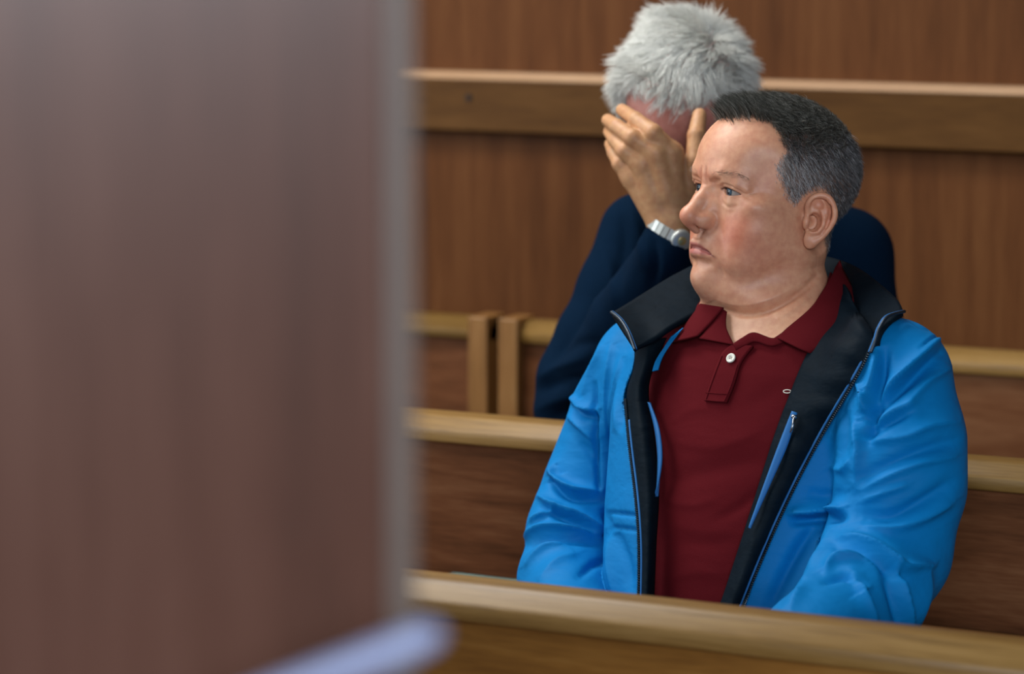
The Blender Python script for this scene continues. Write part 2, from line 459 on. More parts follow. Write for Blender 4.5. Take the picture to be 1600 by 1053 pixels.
def head_sdf(p, ears=True, fine=True):
    x, y, z = p[:, 0], p[:, 1], p[:, 2]
    ax = np.abs(x)
    s = np.asfortranarray(np.stack([ax, y, z], 1))
    d = ell(p, (0, -86, 26), (77, 98, 78))
    d = smin(d, ell(p, (0, -56, 36), (64, 66, 56)), 14)                # forehead
    d = smin(d, ell(p, (0, -46, -28), (61, 50, 74)), 16)               # face
    d = smin(d, ell(s, (23, -40, -73), (40, 44, 37)), 20)              # jaw and jowl
    d = smin(d, ell(s, (40, -30, -38), (25, 24, 29)), 18)              # cheek
    d = smin(d, ell(p, (0, -112, -52), (50, 40, 48)), 18)                # nape
    d = smin(d, ell(s, (48, -70, -62), (24, 34, 36)), 18)              # ramus
    d = smin(d, ell(s, (53, -32, -15), (16, 22, 11)), 14)              # cheekbone
    d = smin(d, ell(p, (0, -10, -68), (28, 25, 27)), 16)                # mouth mound
    d = smin(d, ell(p, (0, -2, -100), (22, 18, 17)), 12)               # chin
    d = smin(d, ell(p, (0, -38, -108), (44, 42, 22)), 14)
    d = smin(d, ell(p, (0, -54, -111), (61, 52, 28)), 14)              # double chin
    d = smin(d, chain(s, [(6, 3, 18), (26, 1, 20), (45, -15, 17)], [9, 9.5, 8], 4), 10)  # brow ridge
    d = smax(d, -ell(s, (33, 13, -1), (19, 17, 11)), 9)                # eye socket
    d = smax(d, -ell(s, (19, 14, 3), (7, 10, 8)), 6)                   # inner socket
    d = smax(d, -ell(s, (76, 2, 26), (17, 36, 26)), 18)                # temple
    d = smin(d, ell(s, (54, -52, -36), (15, 26, 24)), 16)
    # eyelids, lower bag and hooded upper lid
    e = np.sqrt((ax - EYE[0])**2 + (y - EYE[1])**2 + (z - EYE[2])**2)
    d = smin(d, e - 13.3, 4.0)
    d = smin(d, chain(s, [(24, -6.5, -10), (34, -6, -12.5), (45, -13, -10)], [3.5, 4.5, 3.5], 3), 9)
    d = smin(d, chain(s, [(21, 0.5, 10.5), (32, 2.0, 11.0), (43, -4, 8.5), (50, -13, 4)], [3.5, 4.0, 3.6, 3.0], 3), 7)
    # nose
    d = smin(d, chain(p, [(0, 3, 14), (0, 6.0, 3), (0, 17, -14), (0, 28, -29)], [8.5, 6.6, 7.6, 9.4], 5), 7)
    d = smin(d, chain(s, [(3, -2, 0), (7, 3, -15), (10.5, 9, -32)], [6, 7.5, 8.5], 3), 9)
    d = smin(d, ell(p, (0, 29.2, -32.0), (10.6, 9.6, 9.4)), 7)       # tip
    d = smin(d, ell(s, (10.4, 15.5, -36.2), (6.0, 9.6, 8.0)), 7)      # wing
    d = smax(d, -ell(s, (6.6, 23, -46.0), (3.2, 6.0, 3.8)), 2.0)       # nostril
    d = smin(d, chain(p, [(0, 30, -39), (0, 18, -48)], [4.5, 4.5]), 3) # columella
    # lips (corners pulled down)
    d = smin(d, chain(s, [(0, 15.5, -61.5), (7, 14.8, -61.5), (16, 9.0, -65.0), (24, 1, -70.5)], [4.4, 4.6, 3.8, 1.8], 1.5), 4.0)
    d = smin(d, chain(s, [(0, 14.0, -72.5), (9, 12.6, -73), (17, 6.5, -74.5), (24, 0.5, -74.5)], [5.6, 5.2, 3.8, 1.6], 1.5), 4.0)
    d = smax(d, -chain(s, [(0, 19.0, -66.6), (9, 17.6, -66.9), (17.5, 10.8, -70.2), (26, 1.5, -76.5)], [1.9, 1.9, 1.7, 1.3]), 1.6)
    # creases, cut along the frontal plane
    fr = np.clip((y + 45)/25, 0, 1)
    c = crease(ax, z, [(15.5, -24), (21.5, -30), (22.0, -40), (19, -45)], 2.8, 2.2)*np.clip((y - 2)/6, 0, 1)
    c = c + crease(ax, z, [(21, -36), (27, -48), (33, -62), (37, -76)], 1.6, 5.0)
    c = c + crease(ax, z, [(27, -74), (31, -84), (32, -94)], 1.6, 2.6)
    c = c + crease(ax, z, [(0, -82), (12, -83.5), (22, -82)], 2.2, 5)*np.clip((y + 2)/6, 0, 1)
    c = c + crease(x, z, [(0, -48), (0, -57)], 1.2, 3)
    c = c + crease(ax, z, [(7.5, 8), (5.8, 15), (5.0, 24)], 2.2, 2.2) + crease(ax, z, [(0, 6), (6, 5)], .8, 1.8)
    c = c + crease(ax, z, [(8, 8), (17, 11.5), (28, 13)], 1.8, 2.6)
    if fine:
        c = c + crease(ax, z, [(19, 4.0), (25, 7.4), (33, 8.6), (42, 6.0), (51, -1)], 1.5, 1.1)
        c = c + crease(ax, z, [(17, -6), (24, -13), (34, -17.5), (46, -15)], 1.0, 2.0)
        c = c + crease(ax, z, [(49, -3), (57, -6)], .7, 1.2) + crease(ax, z, [(49, -1), (58, 1)], .6, 1.2)
    d = d + c*fr
    # skin fold where the double chin meets the neck
    if fine:
        op = np.maximum(lid_open(ax, z)*.9, np.maximum(EYE[1] + 2 - y, np.abs(ax - 32) - 20))
        d = smax(d, -np.maximum(op, e - 22), .8)
        d = smin(d, ell(s, (19.6, -3.6, -.2), (3.4, 3.2, 2.6)), 1.0)   # inner corner
    if ears:
        d = smin(d, ear_sdf(s), 3.0)
        d = smax(d, -ell(s, (74, -88.5, -28), (13, 4.5, 6.0)), 3.0)      # ear canal
    return d

# ---------------------------------------------------------------- the man in the blue jacket
TC = -np.array([FW[0], FW[1], 0]); TC /= np.linalg.norm(TC)          # horizontal, towards the photographer
KZ = np.array([0, 0, 1.0])
def head_frame(o, yaw, pitch, roll):
    """columns: his left, forward, up; yaw to the image left, pitch up, roll to his left shoulder"""
    yw, pt, rl = map(math.radians, (yaw, pitch, roll))
    f = -math.sin(yw)*RT + math.cos(yw)*TC
    l = math.cos(yw)*RT + math.sin(yw)*TC
    f2 = math.cos(pt)*f + math.sin(pt)*KZ; k2 = math.cos(pt)*KZ - math.sin(pt)*f
    l3 = math.cos(rl)*l - math.sin(rl)*k2; k3 = math.cos(rl)*k2 + math.sin(rl)*l
    return np.array(o), np.stack([l3, f2, k3], 1)
HO, HR = head_frame(at(1114, 296, 3.235), 62, 5, 0)
def to_head(p): return ((p - HO) @ HR)*1000.0
def from_head(q): return HO + (np.atleast_2d(q)/1000.0) @ HR.T

NB = at(1207, 508, 3.275)
PHI = math.radians(42)
FB = -math.sin(PHI)*RT + math.cos(PHI)*TC
LB = math.cos(PHI)*RT + math.sin(PHI)*TC
TZ = np.array([.40, .55, .65, .75, .85, .95, 1.02, 1.05, 1.075, 1.10, 1.13])
THW = np.array([.16, .165, .165, .166, .172, .178, .168, .145, .110, .072, .05])
THD = np.array([.13, .150, .152, .150, .140, .126, .108, .094, .078, .060, .04])
TSH = np.array([.015, .015, .015, .015, .010, .003, 0, 0, 0, 0, 0])
TOF = np.array([.02, .035, .040, .040, .030, .012, .000, -.004, -.008, -.008, -.008])
def torso(p):
    q = p - NB
    u = q @ LB; v = q @ FB; z = p[:, 2]
    hw = np.interp(z, TZ, THW); hd = np.interp(z, TZ, THD); v = v - np.interp(z, TZ, TOF); u = u - np.interp(z, TZ, TSH)
    e = np.sqrt((u/hw)**2 + (v/hd)**2) + 1e-6
    g = np.sqrt((u/hw**2)**2 + (v/hd**2)**2) + 1e-6
    d = (e - 1)*e/g
    return np.maximum(np.maximum(d, z - 1.14), .42 - z)
def neck(p):
    a = from_head((0, -98, -45))[0]; b = at(1213, 520, 3.295)
    return cone(p, a, b, .045, .059)
def man_body(p):
    d = head_sdf(to_head(p))/1000.0
    d = smin(d, neck(p), .006)
    # thyroid / front of the neck and crease under the double chin
    t = torso(p) + .006
    d = smin(d, t, .03)
    return np.maximum(d, .98 - p[:, 2])
def pchain(p, L, k=.02):
    return chain(p, [at(x, y, d) for x, y, d, r in L], [r for *_, r in L], k)
ARM_L = [(1392, 592, 3.13, .068), (1408, 690, 3.10, .0665), (1407, 760, 3.09, .067), (1386, 860, 3.08, .066), (1352, 930, 3.03, .062), (1270, 1010, 2.93, .052), (1200, 1050, 2.86, .045)]
ARM_R = [(1016, 578, 3.40, .069), (979, 650, 3.425, .064), (950, 720, 3.435, .061), (926, 775, 3.43, .059), (903, 832, 3.41, .058), (880, 905, 3.36, .050), (900, 990, 3.22, .048), (960, 1060, 3.03, .042)]
def jacket_full(p):
    d = torso(p) - .021
    k = np.interp(p[:, 2], [.80, .92, 1.0], [.003, .006, .03]).astype(np.float32)
    d = smin(d, pchain(p, ARM_L), k)
    d = smin(d, pchain(p, ARM_R), k*.7)
    return d
def poly_sd(x, y, poly):
    poly = np.asarray(poly, float); n = len(poly)
    d = np.full(len(x), 1e18); ins = np.zeros(len(x), bool)
    for i in range(n):
        a, b = poly[i], poly[(i + 1) % n]
        e = b - a; wx, wy = x - a[0], y - a[1]
        t = np.clip((wx*e[0] + wy*e[1])/(e @ e), 0, 1)
        d = np.minimum(d, (wx - e[0]*t)**2 + (wy - e[1]*t)**2)
        c = ((a[1] > y) != (b[1] > y)) & (x < (b[0] - a[0])*(y - a[1])/(b[1] - a[1] + 1e-12) + a[0])
        ins ^= c
    return np.where(ins, -1, 1)*np.sqrt(d)
ZIP_R = [(958, 488), (975, 512), (992, 542), (990, 575), (977, 618), (983, 690), (993, 770), (999, 850), (998, 945), (997, 1010)]     # his right edge, image left
ZIP_L = [(1410, 486), (1380, 497), (1366, 525), (1352, 562), (1325, 610), (1290, 668), (1245, 752), (1205, 838), (1165, 935), (1138, 1010)]
ZR = spline(ZIP_R, 60); ZL = spline(ZIP_L, 60)
OPEN_POLY = np.concatenate([ZR, ZL[::-1], [(1400, 380), (960, 380)]])
def jacket_sdf(p):
    d = jacket_full(p)
    x, y, dep = pix(p)
    c = np.maximum(poly_sd(x, y, OPEN_POLY)*.00072, dep - 3.33)
    d = smax(d, -c, .004)
    return np.maximum(d, .66 - p[:, 2])
def fold_disp(px, py, folds):
    out = np.zeros(len(px)); steep = np.array([.45, .9])
    for pts, amp, w in folds:
        P = spline(pts, 14) if len(pts) > 2 else np.linspace(pts[0], pts[1], 8)
        n = len(P); best = np.full(len(px), 1e18); tb = np.zeros(len(px))
        m = (px > P[:, 0].min() - 3*w) & (px < P[:, 0].max() + 3*w) & (py > P[:, 1].min() - 3*w) & (py < P[:, 1].max() + 3*w)
        xx, yy = px[m], py[m]
        bb = np.full(len(xx), 1e18); tt = np.zeros(len(xx)); sd = np.zeros(len(xx))
        for i in range(n - 1):
            a, b = P[i], P[i + 1]; e = b - a
            t = np.clip(((xx - a[0])*e[0] + (yy - a[1])*e[1])/(e @ e + 1e-9), 0, 1)
            d2 = (xx - a[0] - e[0]*t)**2 + (yy - a[1] - e[1]*t)**2
            c = d2 < bb; bb[c] = d2[c]; tt[c] = (i + t[c])/(n - 1); sd[c] = ((xx - a[0] - e[0]*t)*steep[0] + (yy - a[1] - e[1]*t)*steep[1])[c]
        env = np.clip(np.sin(np.pi*np.clip(tt*.9 + .05, 0, 1)), 0, 1)**.6
        out[m] += amp*.001*env*(np.exp(-(bb/(np.where(sd > 0, .62*w, 1.35*w)**2))**.66)*1.2 if amp > 0 else np.exp(-bb/(w*w)))
    return out
def facing(V, Q):
    G = mesh_normals(V, Q)
    D = V - CC; D /= np.linalg.norm(D, axis=1)[:, None]
    return G, np.clip(-(G*D).sum(1)*3, 0, 1)
def raycast(xy, f, d0=2.75, off=0.0):
    xy = np.asarray(xy, float)
    R = FW + np.outer((xy[:, 0] - 800)/FPX, RT) - np.outer((xy[:, 1] - 526.5)/FPX, UP)
    t = np.full(len(xy), d0); best = np.full(len(xy), 1e9); tb = t.copy()
    for _ in range(48):
        d = f(np.asfortranarray(CC + R*t[:, None], dtype=np.float32)) - off
        c = np.abs(d) < best; best[c] = np.abs(d)[c]; tb[c] = t[c]
        t = t + np.clip(d, -.02, .09)*.85
        t = np.minimum(t, 4.4)
    return CC + R*tb[:, None]
def patch_pts(A, B, f, nu, nv, off, d0=2.75, mid=None):
    """loft between two pixel polylines, laid on surface f at height off(v) (v = 0 on A, 1 on B)"""
    a = spline(A, nu); b = spline(B, nu)
    v = np.linspace(0, 1, nv)
    xy = a[:, None]*(1 - v)[None, :, None] + b[:, None]*v[None, :, None]
    if mid is not None:
        xy += np.asarray(mid)[None, None]*(4*v*(1 - v))[None, :, None]
    o = np.broadcast_to(off(np.linspace(0, 1, nu)[:, None], v[None]), (nu, nv)).ravel()
    return raycast(xy.reshape(-1, 2), f, d0, o), grid_faces(nu, nv)
def orient(V, F):
    """make a patch face the photographer"""
    a, b, c = V[F[:, 0]], V[F[:, 1]], V[F[:, 2]]
    n = np.cross(b - a, c - a).sum(0)
    return F if n @ (CC - V.mean(0)) > 0 else F[:, ::-1]
def sheet(name, V, F, mat, parent, thick=.003):
    o = mesh_obj(name, V, orient(V, F), mat, parent)
    md = o.modifiers.new('thickness', 'SOLIDIFY'); md.thickness = thick; md.offset = -1
    return o

M_SKIN = attr_mat('skin', .42, .14, .2, 1100, .5, .15)
M_JACKET = plain('blue_softshell', (.0006, .175, .475), .6, noise=.04, nscale=1800, bump=.10, spec=.12, wrinkle=.35, wscale=16)
M_NAVY = plain('navy_quilted_lining', srgb(6, 20, 30), .7, noise=.12, nscale=90, bump=.2, spec=.08, wrinkle=.35, wscale=22)
M_POLO = plain('maroon_pique', srgb(86, 18, 25), .9, noise=.10, nscale=1500, bump=.5, spec=.06, wrinkle=.25, wscale=9)
M_ZIP = plain('zip_teeth', srgb(50, 60, 70), .35, .7)
M_PIPE = plain('blue_piping', srgb(28, 100, 164), .6, spec=.3)
M_BUTTON = plain('pearl_button', srgb(226, 226, 214), .3)
M_METAL = plain('zip_puller_metal', srgb(150, 155, 160), .25, 1.0)

man = empty('person', tuple(np.round(at(1207, 900, 3.27)*np.array([1, 1, 0]) + np.array([0, 0, .0]), 4)), 'man in an open blue jacket over a maroon polo shirt, head turned left', 'person')

# body: head, neck and upper chest in one mesh
hc = from_head((0, -75, 5))[0]
V, Q = sdf_mesh(man_body, hc - np.array([.155, .155, .25]), hc + np.array([.155, .155, .145]), .0015)
q = to_head(V)
def skin_colors(q, base, blush, lip, pale):
    C = np.tile(np.array(base), (len(q), 1))
    ax = np.abs(q[:, 0]); y, z = q[:, 1], q[:, 2]
    def mixc(c, w): 
        C[:] = C*(1 - w[:, None]) + np.array(c)*w[:, None]
    gs = lambda cx, cy, cz, r: np.exp(-((ax - cx)**2 + (y - cy)**2 + (z - cz)**2)/r**2)
    mixc(blush, .75*gs(46, -6, -46, 26)); mixc(blush, .55*gs(0, 34, -34, 15)); mixc(blush, .35*gs(50, -40, -70, 26))
    mixc(blush, .25*gs(55, -30, 15, 20)); mixc(blush, .4*gs(8, 14, 16, 9))
    mixc(blush, .45*np.exp(-((ax - 84)**2/100 + (y + 100)**2/300 + (z + 22)**2/900)))
    mixc(pale, .5*gs(34, 0, -13, 10)); mixc(pale, .35*gs(30, 6, 11, 9))
    mixc(pale, .5*np.clip((-118 - z)/30, 0, 1))
    return C, mixc, gs
C, mixc, gs = skin_colors(q, srgb(216, 158, 126), srgb(200, 114, 88), None, srgb(222, 176, 142))
ax, y, z = np.abs(q[:, 0]), q[:, 1], q[:, 2]
# lips
cl = np.interp(ax, [0, 9, 18, 26], [-67, -67.3, -70, -75]); hh_u = np.interp(ax, [0, 6, 16, 25, 27], [6.5, 7.2, 4.2, .6, 0]); hh_l = np.interp(ax, [0, 9, 18, 25, 27], [8.2, 7.6, 4.5, 1.0, 0])
wl = np.clip((cl + hh_u - z)/1.2, 0, 1)*np.clip((z - cl + hh_l)/1.6, 0, 1)*np.clip((y + 4)/4, 0, 1)*np.clip((27 - ax)/2, 0, 1)
mixc(srgb(178, 104, 100), .85*wl)
mixc(srgb(92, 44, 42), .7*np.exp(-((z - cl)/1.0)**2)*np.clip((y + 2)/4, 0, 1)*np.clip((28 - ax)/3, 0, 1))  # shade in the groove between the lips, painted into the skin colour
# stubble shadow
st = np.clip(gs(0, 20, -55, 16) + .8*gs(14, 12, -56, 13) + .55*gs(0, 14, -100, 22) + .4*gs(30, -2, -92, 20), 0, 1)
mixc(srgb(132, 106, 98), .32*st*(1 - wl))
# hair region, drawn in the side view (y, z) of the head
HAIR_POLY = [(30, 140), (30, 79), (-11, 79.5), (-24, 83), (-40, 80.5), (-46, 66), (-47, 50), (-38, 36), (-42, 20), (-57, -4), (-66, -10), (-76, 0), (-84, 9), (-98, 12), (-110, 2), (-116, -20), (-124, -48), (-130, -64), (-150, -70), (-260, -70), (-260, 140)]
hm = -poly_sd(q[:, 1], q[:, 2], HAIR_POLY)
RNG = np.random.default_rng(11)
w = np.clip((hm + RNG.normal(0, 1.5, len(hm)))/5, 0, 1)
topw = np.clip((q[:, 2] - 52)/22, 0, 1)
under = np.array(srgb(96, 88, 84))*(1 - topw)[:, None] + np.array(srgb(44, 40, 38))*topw[:, None]
C[:] = C*(1 - .85*w[:, None]) + under*.85*w[:, None]
# dark upper lid margin
lo_ = lid_open(ax, z); mg = np.exp(-(lo_/.9)**2)*(y > -6)*(np.abs(ax - 33) < 15)
mixc(srgb(120, 72, 62), .55*mg)
mixc(srgb(60, 36, 30), .5*mg*(z > 1))
# double chin, neck crease and jaw hollow
_n, _f = facing(V, Q); _px, _py, _ = pix(V)
SKF = [([(1134, 484), (1152, 490), (1174, 491), (1202, 485), (1232, 470), (1262, 448), (1276, 432)], -5.5, 5), ([(1120, 466), (1150, 474), (1180, 474), (1212, 464), (1245, 446)], 4.0, 13),
       ([(1186, 428), (1214, 420), (1244, 410)], -2.6, 11), ([(1212, 500), (1240, 484), (1268, 462)], 1.5, 8), ([(1140, 440), (1170, 452), (1200, 448)], -1.2, 10)]
V = V + _n*(fold_disp(_px, _py, SKF)*_f)[:, None]
body = mesh_obj('body', V, Q, M_SKIN, man)
color_attr(body, C)
tag(body, 'tanned face and neck')
BODY_V, BODY_C, body_quads = V, C, Q

# ---------------------------------------------------------------- polo shirt
VNECK = [(1131, 440), (1133, 511), (1145, 538), (1160, 529), (1177, 521), (1206, 530), (1229, 515), (1268, 481), (1291, 445), (1304, 400), (1300, 360), (1131, 360)]
def polo_sdf(p):
    d = smin(torso(p), neck(p) - .006, .03)
    x, y, dep = pix(p)
    c = np.maximum(poly_sd(x, y, VNECK)*.00072, dep - 3.36)
    d = smax(d, -c, .003)
    return np.maximum(np.maximum(d, p[:, 2] - 1.125), .60 - p[:, 2])
def polo_base(p): return smin(torso(p), neck(p) - .004, .03)
c0 = NB + np.array([0, 0, -.2])
V, Q = sdf_mesh(polo_sdf, c0 - np.array([.24, .24, .24]), c0 + np.array([.24, .24, .27]), .0032)
G, fc = facing(V, Q)
px, py, _ = pix(V)
PF = [([(1040, 752), (1100, 738), (1190, 718)], -2.6, 16), ([(1060, 690), (1120, 700), (1190, 672)], 1.8, 16),
      ([(1120, 812), (1160, 790), (1185, 768)], -2.2, 9), ([(1050, 840), (1110, 850), (1150, 842)], -1.6, 12),
      ([(1040, 905), (1090, 895), (1130, 900)], 1.5, 14), ([(1030, 780), (1080, 790), (1120, 780)], 1.6, 12),
      ([(1060, 545), (1050, 600), (1040, 660)], -1.4, 10), ([(1165, 545), (1190, 545), (1230, 552)], -2.0, 7), ([(1095, 535), (1120, 548)], -2.0, 6),
      ([(1150, 640), (1190, 625), (1220, 600)], -1.0, 14), ([(1050, 660), (1085, 640), (1110, 640)], 1.0, 12)]
V = V + G*(fold_disp(px, py, PF)*fc)[:, None]
polo = mesh_obj('polo_shirt', V, Q, M_POLO, man)
tag(polo, 'maroon polo shirt')
# placket with two stitched edges
pa = [(1143, 538), (1126, 554), (1111, 592), (1100, 626)]; pb = [(1176, 540), (1157, 566), (1146, 600), (1134, 629)]
Vp, Fp = patch_pts(pa, pb, polo_base, 26, 10, lambda u, v: .0042 + 0*u*v)
sheet('placket', Vp, Fp, M_POLO, polo, .004)
for line in (spline([(1128, 556), (1114, 592), (1103, 624)], 20), spline([(1152, 570), (1143, 600), (1132, 626)], 20), np.array([[1102.5, 613.0], [1112, 614], [1123, 615], [1135, 616]]), np.array([[1103, 624.5], [1112, 626], [1123, 627], [1132, 627.5]])):
    Vs = raycast(line, polo_base, 2.75, .0046)
    v, f = tube(Vs, .0006, 5)
    mesh_obj('stitching', v, f, M_POLO, polo)
# collar
co = lambda a, b, m=0: (lambda u, v: a + (b - a)*v + m*4*v*(1 - v) + 0*u)
Vp, Fp = patch_pts([(1094, 474), (1073, 503), (1049, 534)], [(1130, 480), (1111, 503), (1091, 524)], polo_base, 22, 12, co(.009, .013, .004))
sheet('collar_wing', Vp, Fp, M_POLO, polo, .003)
Vp, Fp = patch_pts([(1129, 482), (1108, 504), (1092, 528)], [(1136, 487), (1135, 511), (1147, 538)], polo_base, 22, 10, co(.010, .005, .001))
sheet('collar_band', Vp, Fp, M_POLO, polo, .003)
Vp, Fp = patch_pts([(1311, 408), (1292, 443), (1268, 479), (1230, 512), (1214, 527)], [(1345, 470), (1324, 490), (1302, 518), (1284, 538), (1266, 552)], polo_base, 30, 14, co(.010, .014, .006))
sheet('collar_wing', Vp, Fp, M_POLO, polo, .003)
Vp, Fp = patch_pts([(1145, 537), (1160, 527), (1178, 519), (1206, 528), (1220, 522)], [(1150, 548), (1165, 540), (1180, 534), (1206, 541), (1226, 534)], polo_base, 24, 6, co(.007, .004, .001))
sheet('collar_band', Vp, Fp, M_POLO, polo, .003)
# button: rim, dished face, four dark holes
bc = raycast([(1142, 559.5)], polo_base, 2.75, .0062)[0]
bn = fgrad(polo_base, bc[None], .004)[0]; bn /= np.linalg.norm(bn)
def frame_from(n):
    a = np.cross([0, 0, 1.0], n); a /= np.linalg.norm(a); return a, np.cross(n, a)
a1, a2 = frame_from(bn)
prof = [(.0, .0006), (.0030, .0006), (.0036, .0013), (.0046, .0015), (.0056, .0010), (.0058, 0.0), (.0050, -.0010), (0, -.0010)]
ns = 24; Vb = []
for r, h in prof:
    for s in range(ns):
        t = 2*math.pi*s/ns; Vb.append(bc + a1*r*math.cos(t) + a2*r*math.sin(t) + bn*h)
Fb = [(k*ns + s, k*ns + (s + 1) % ns, (k + 1)*ns + (s + 1) % ns, (k + 1)*ns + s) for k in range(len(prof) - 1) for s in range(ns)]
button = mesh_obj('button', Vb, Fb, M_BUTTON, polo); tag(button, 'pearl white button')
hp = []
for s in range(4):
    t = math.pi/4 + s*math.pi/2; c = bc + (a1*math.cos(t) + a2*math.sin(t))*.0013 + bn*.0005
    hp.append(tube([c, c + bn*.0004], .0006, 8))
v, f = join(hp); mesh_obj('button_thread', v, f, M_POLO, polo)
# embroidered oval mark, half under the jacket
t = np.linspace(0, 2*np.pi, 25)
ov = np.stack([1230 + 6.0*np.cos(t), 611.5 + 2.6*np.sin(t)], 1)
v, f = tube(raycast(ov, polo_base, 2.75, .0012), .0006, 6)
mesh_obj('embroidered_mark', v, f, M_BUTTON, polo)

# ---------------------------------------------------------------- jacket
c0 = at(1180, 760, 3.2)
V, Q = sdf_mesh(jacket_sdf, c0 - np.array([.36, .36, .29]), c0 + np.array([.34, .34, .24]), .0023)
G, fc = facing(V, Q)
px, py, _ = pix(V)
FOLDS = [
  # his left sleeve (image right)
  ([(1470, 528), (1434, 560), (1395, 600), (1362, 640)], 5, 9), ([(1478, 545), (1440, 580), (1400, 615), (1360, 655)], -5, 9),
  ([(1484, 575), (1448, 600), (1415, 640)], 3, 10), ([(1418, 645), (1390, 660), (1355, 682)], -4, 8), ([(1430, 632), (1395, 645), (1362, 664)], 3, 8),
  ([(1495, 660), (1450, 668), (1410, 685), (1350, 690)], 3.2, 10), ([(1490, 690), (1443, 703), (1390, 725), (1344, 748)], -4, 10),
  ([(1490, 715), (1440, 725), (1395, 742), (1350, 765)], 3, 9), ([(1484, 755), (1440, 785), (1391, 808), (1346, 806)], -4.5, 11),
  ([(1486, 785), (1440, 812), (1395, 830), (1350, 826)], 4, 11), ([(1420, 758), (1385, 770), (1348, 784)], 2.5, 7),
  ([(1316, 842), (1345, 848), (1377, 865), (1410, 888), (1455, 884)], 5.5, 8), ([(1310, 858), (1345, 866), (1380, 886), (1412, 905)], -5, 8),
  ([(1398, 884), (1410, 925), (1424, 985)], 4.5, 7), ([(1384, 900), (1398, 940), (1408, 985)], -4, 8), ([(1330, 896), (1348, 930), (1368, 975)], 4, 7),
  ([(1290, 892), (1310, 876), (1345, 872), (1375, 890)], 5, 7), ([(1288, 908), (1320, 900), (1350, 915)], -4, 6), ([(1450, 890), (1448, 930), (1435, 975)], 2.5, 9),
  # his left front panel
  ([(1384, 552), (1380, 590), (1368, 640), (1358, 690)], -6, 8), ([(1370, 548), (1366, 585), (1352, 640)], 4, 8), ([(1340, 600), (1352, 622), (1358, 648)], 3.5, 6),
  ([(1336, 660), (1345, 700), (1338, 760)], 4, 10), ([(1318, 640), (1322, 680), (1310, 730)], -3, 10),
  ([(1238, 803), (1275, 800), (1318, 795)], 6, 6), ([(1240, 815), (1278, 812), (1318, 808)], -6, 7), ([(1278, 820), (1245, 870), (1205, 945)], -5, 12), ([(1300, 830), (1275, 880), (1235, 950)], 4, 13),
  ([(1262, 770), (1290, 775), (1320, 768)], -2, 10), ([(1300, 730), (1320, 735), (1335, 720)], 3, 9),
  # his right sleeve (image left)
  ([(945, 540), (925, 580), (912, 620)], 2.5, 8), ([(895, 616), (907, 636), (935, 642)], 4, 6), ([(896, 632), (908, 648), (932, 654)], -3.5, 6),
  ([(888, 650), (908, 668), (930, 690)], 3, 6), ([(905, 690), (920, 705), (932, 725)], -2, 7),
  ([(866, 728), (868, 748), (894, 765), (938, 769)], 5, 6), ([(862, 748), (872, 764), (896, 778), (936, 782)], -5, 6),
  ([(843, 776), (871, 794), (907, 807), (941, 828)], 5, 6), ([(850, 795), (872, 806), (905, 819), (935, 838)], -4.5, 6),
  ([(832, 816), (850, 806), (871, 795)], 4, 5), ([(818, 843), (845, 827), (884, 827), (938, 835)], 4.5, 6), ([(818, 860), (845, 843), (884, 842), (936, 850)], -4, 7),
  ([(822, 885), (850, 858), (880, 850)], 3, 7), ([(842, 910), (870, 880), (900, 868)], 2.5, 8), ([(905, 900), (925, 885), (942, 880)], -3, 7),
  # his right front panel
  ([(972, 560), (966, 620), (964, 672)], 3, 7), ([(956, 540), (950, 610), (948, 680)], 2.5, 8), ([(984, 610), (974, 640), (970, 670)], -2.5, 6),
  ([(949, 801), (975, 803), (999, 806)], -2.2, 3), ([(957, 824), (978, 826), (998, 829)], -2.2, 3), ([(960, 830), (975, 870), (985, 915)], -3, 9), ([(952, 838), (955, 880), (962, 930)], 3, 8), ([(945, 800), (950, 820), (946, 845)], -3, 6),
  # shoulder seams
  ([(1402, 487), (1440, 511), (1458, 518), (1474, 524)], -1.8, 2.4), ([(1474, 524), (1455, 531), (1434, 548)], -1.8, 2.6), ([(930, 600), (931, 680), (936, 770)], -4, 4),
]
V = V + G*(2.2*fold_disp(px, py, FOLDS)*fc)[:, None]
jacket = mesh_obj('jacket', V, Q, M_JACKET, man)
tag(jacket, 'bright blue softshell jacket with navy lining')
jf = jacket_full
# facings (inner lining turned out along the opening)
fa = [(992, 535), (990, 575), (979, 618), (985, 690), (995, 770), (1001, 850), (1000, 945), (999, 1010)]
fb = [(1042, 528), (1020, 580), (1014, 620), (1024, 690), (1030, 770), (1026, 850), (1022, 945), (1020, 1010)]
Vp, Fp = patch_pts(fa, fb, jf, 70, 18, lambda u, v: .004 - .016*v + .012*np.sin(np.pi*v))
sheet('lining', Vp, Fp, M_NAVY, jacket, .004)
fa = [(1346, 492), (1366, 528), (1350, 566), (1322, 612), (1287, 668), (1241, 752), (1201, 838), (1161, 935), (1134, 1010)]
fb = [(1312, 436), (1300, 492), (1261, 552), (1232, 620), (1208, 685), (1175, 790), (1150, 868), (1126, 940), (1098, 1010)]
Vp, Fp = patch_pts(fa, fb, jf, 80, 24, lambda u, v: .004 - .014*v + .014*np.sin(np.pi*v) + .0012*np.sin(u*60 + 3*v))
sheet('lining', Vp, Fp, M_NAVY, jacket, .004)
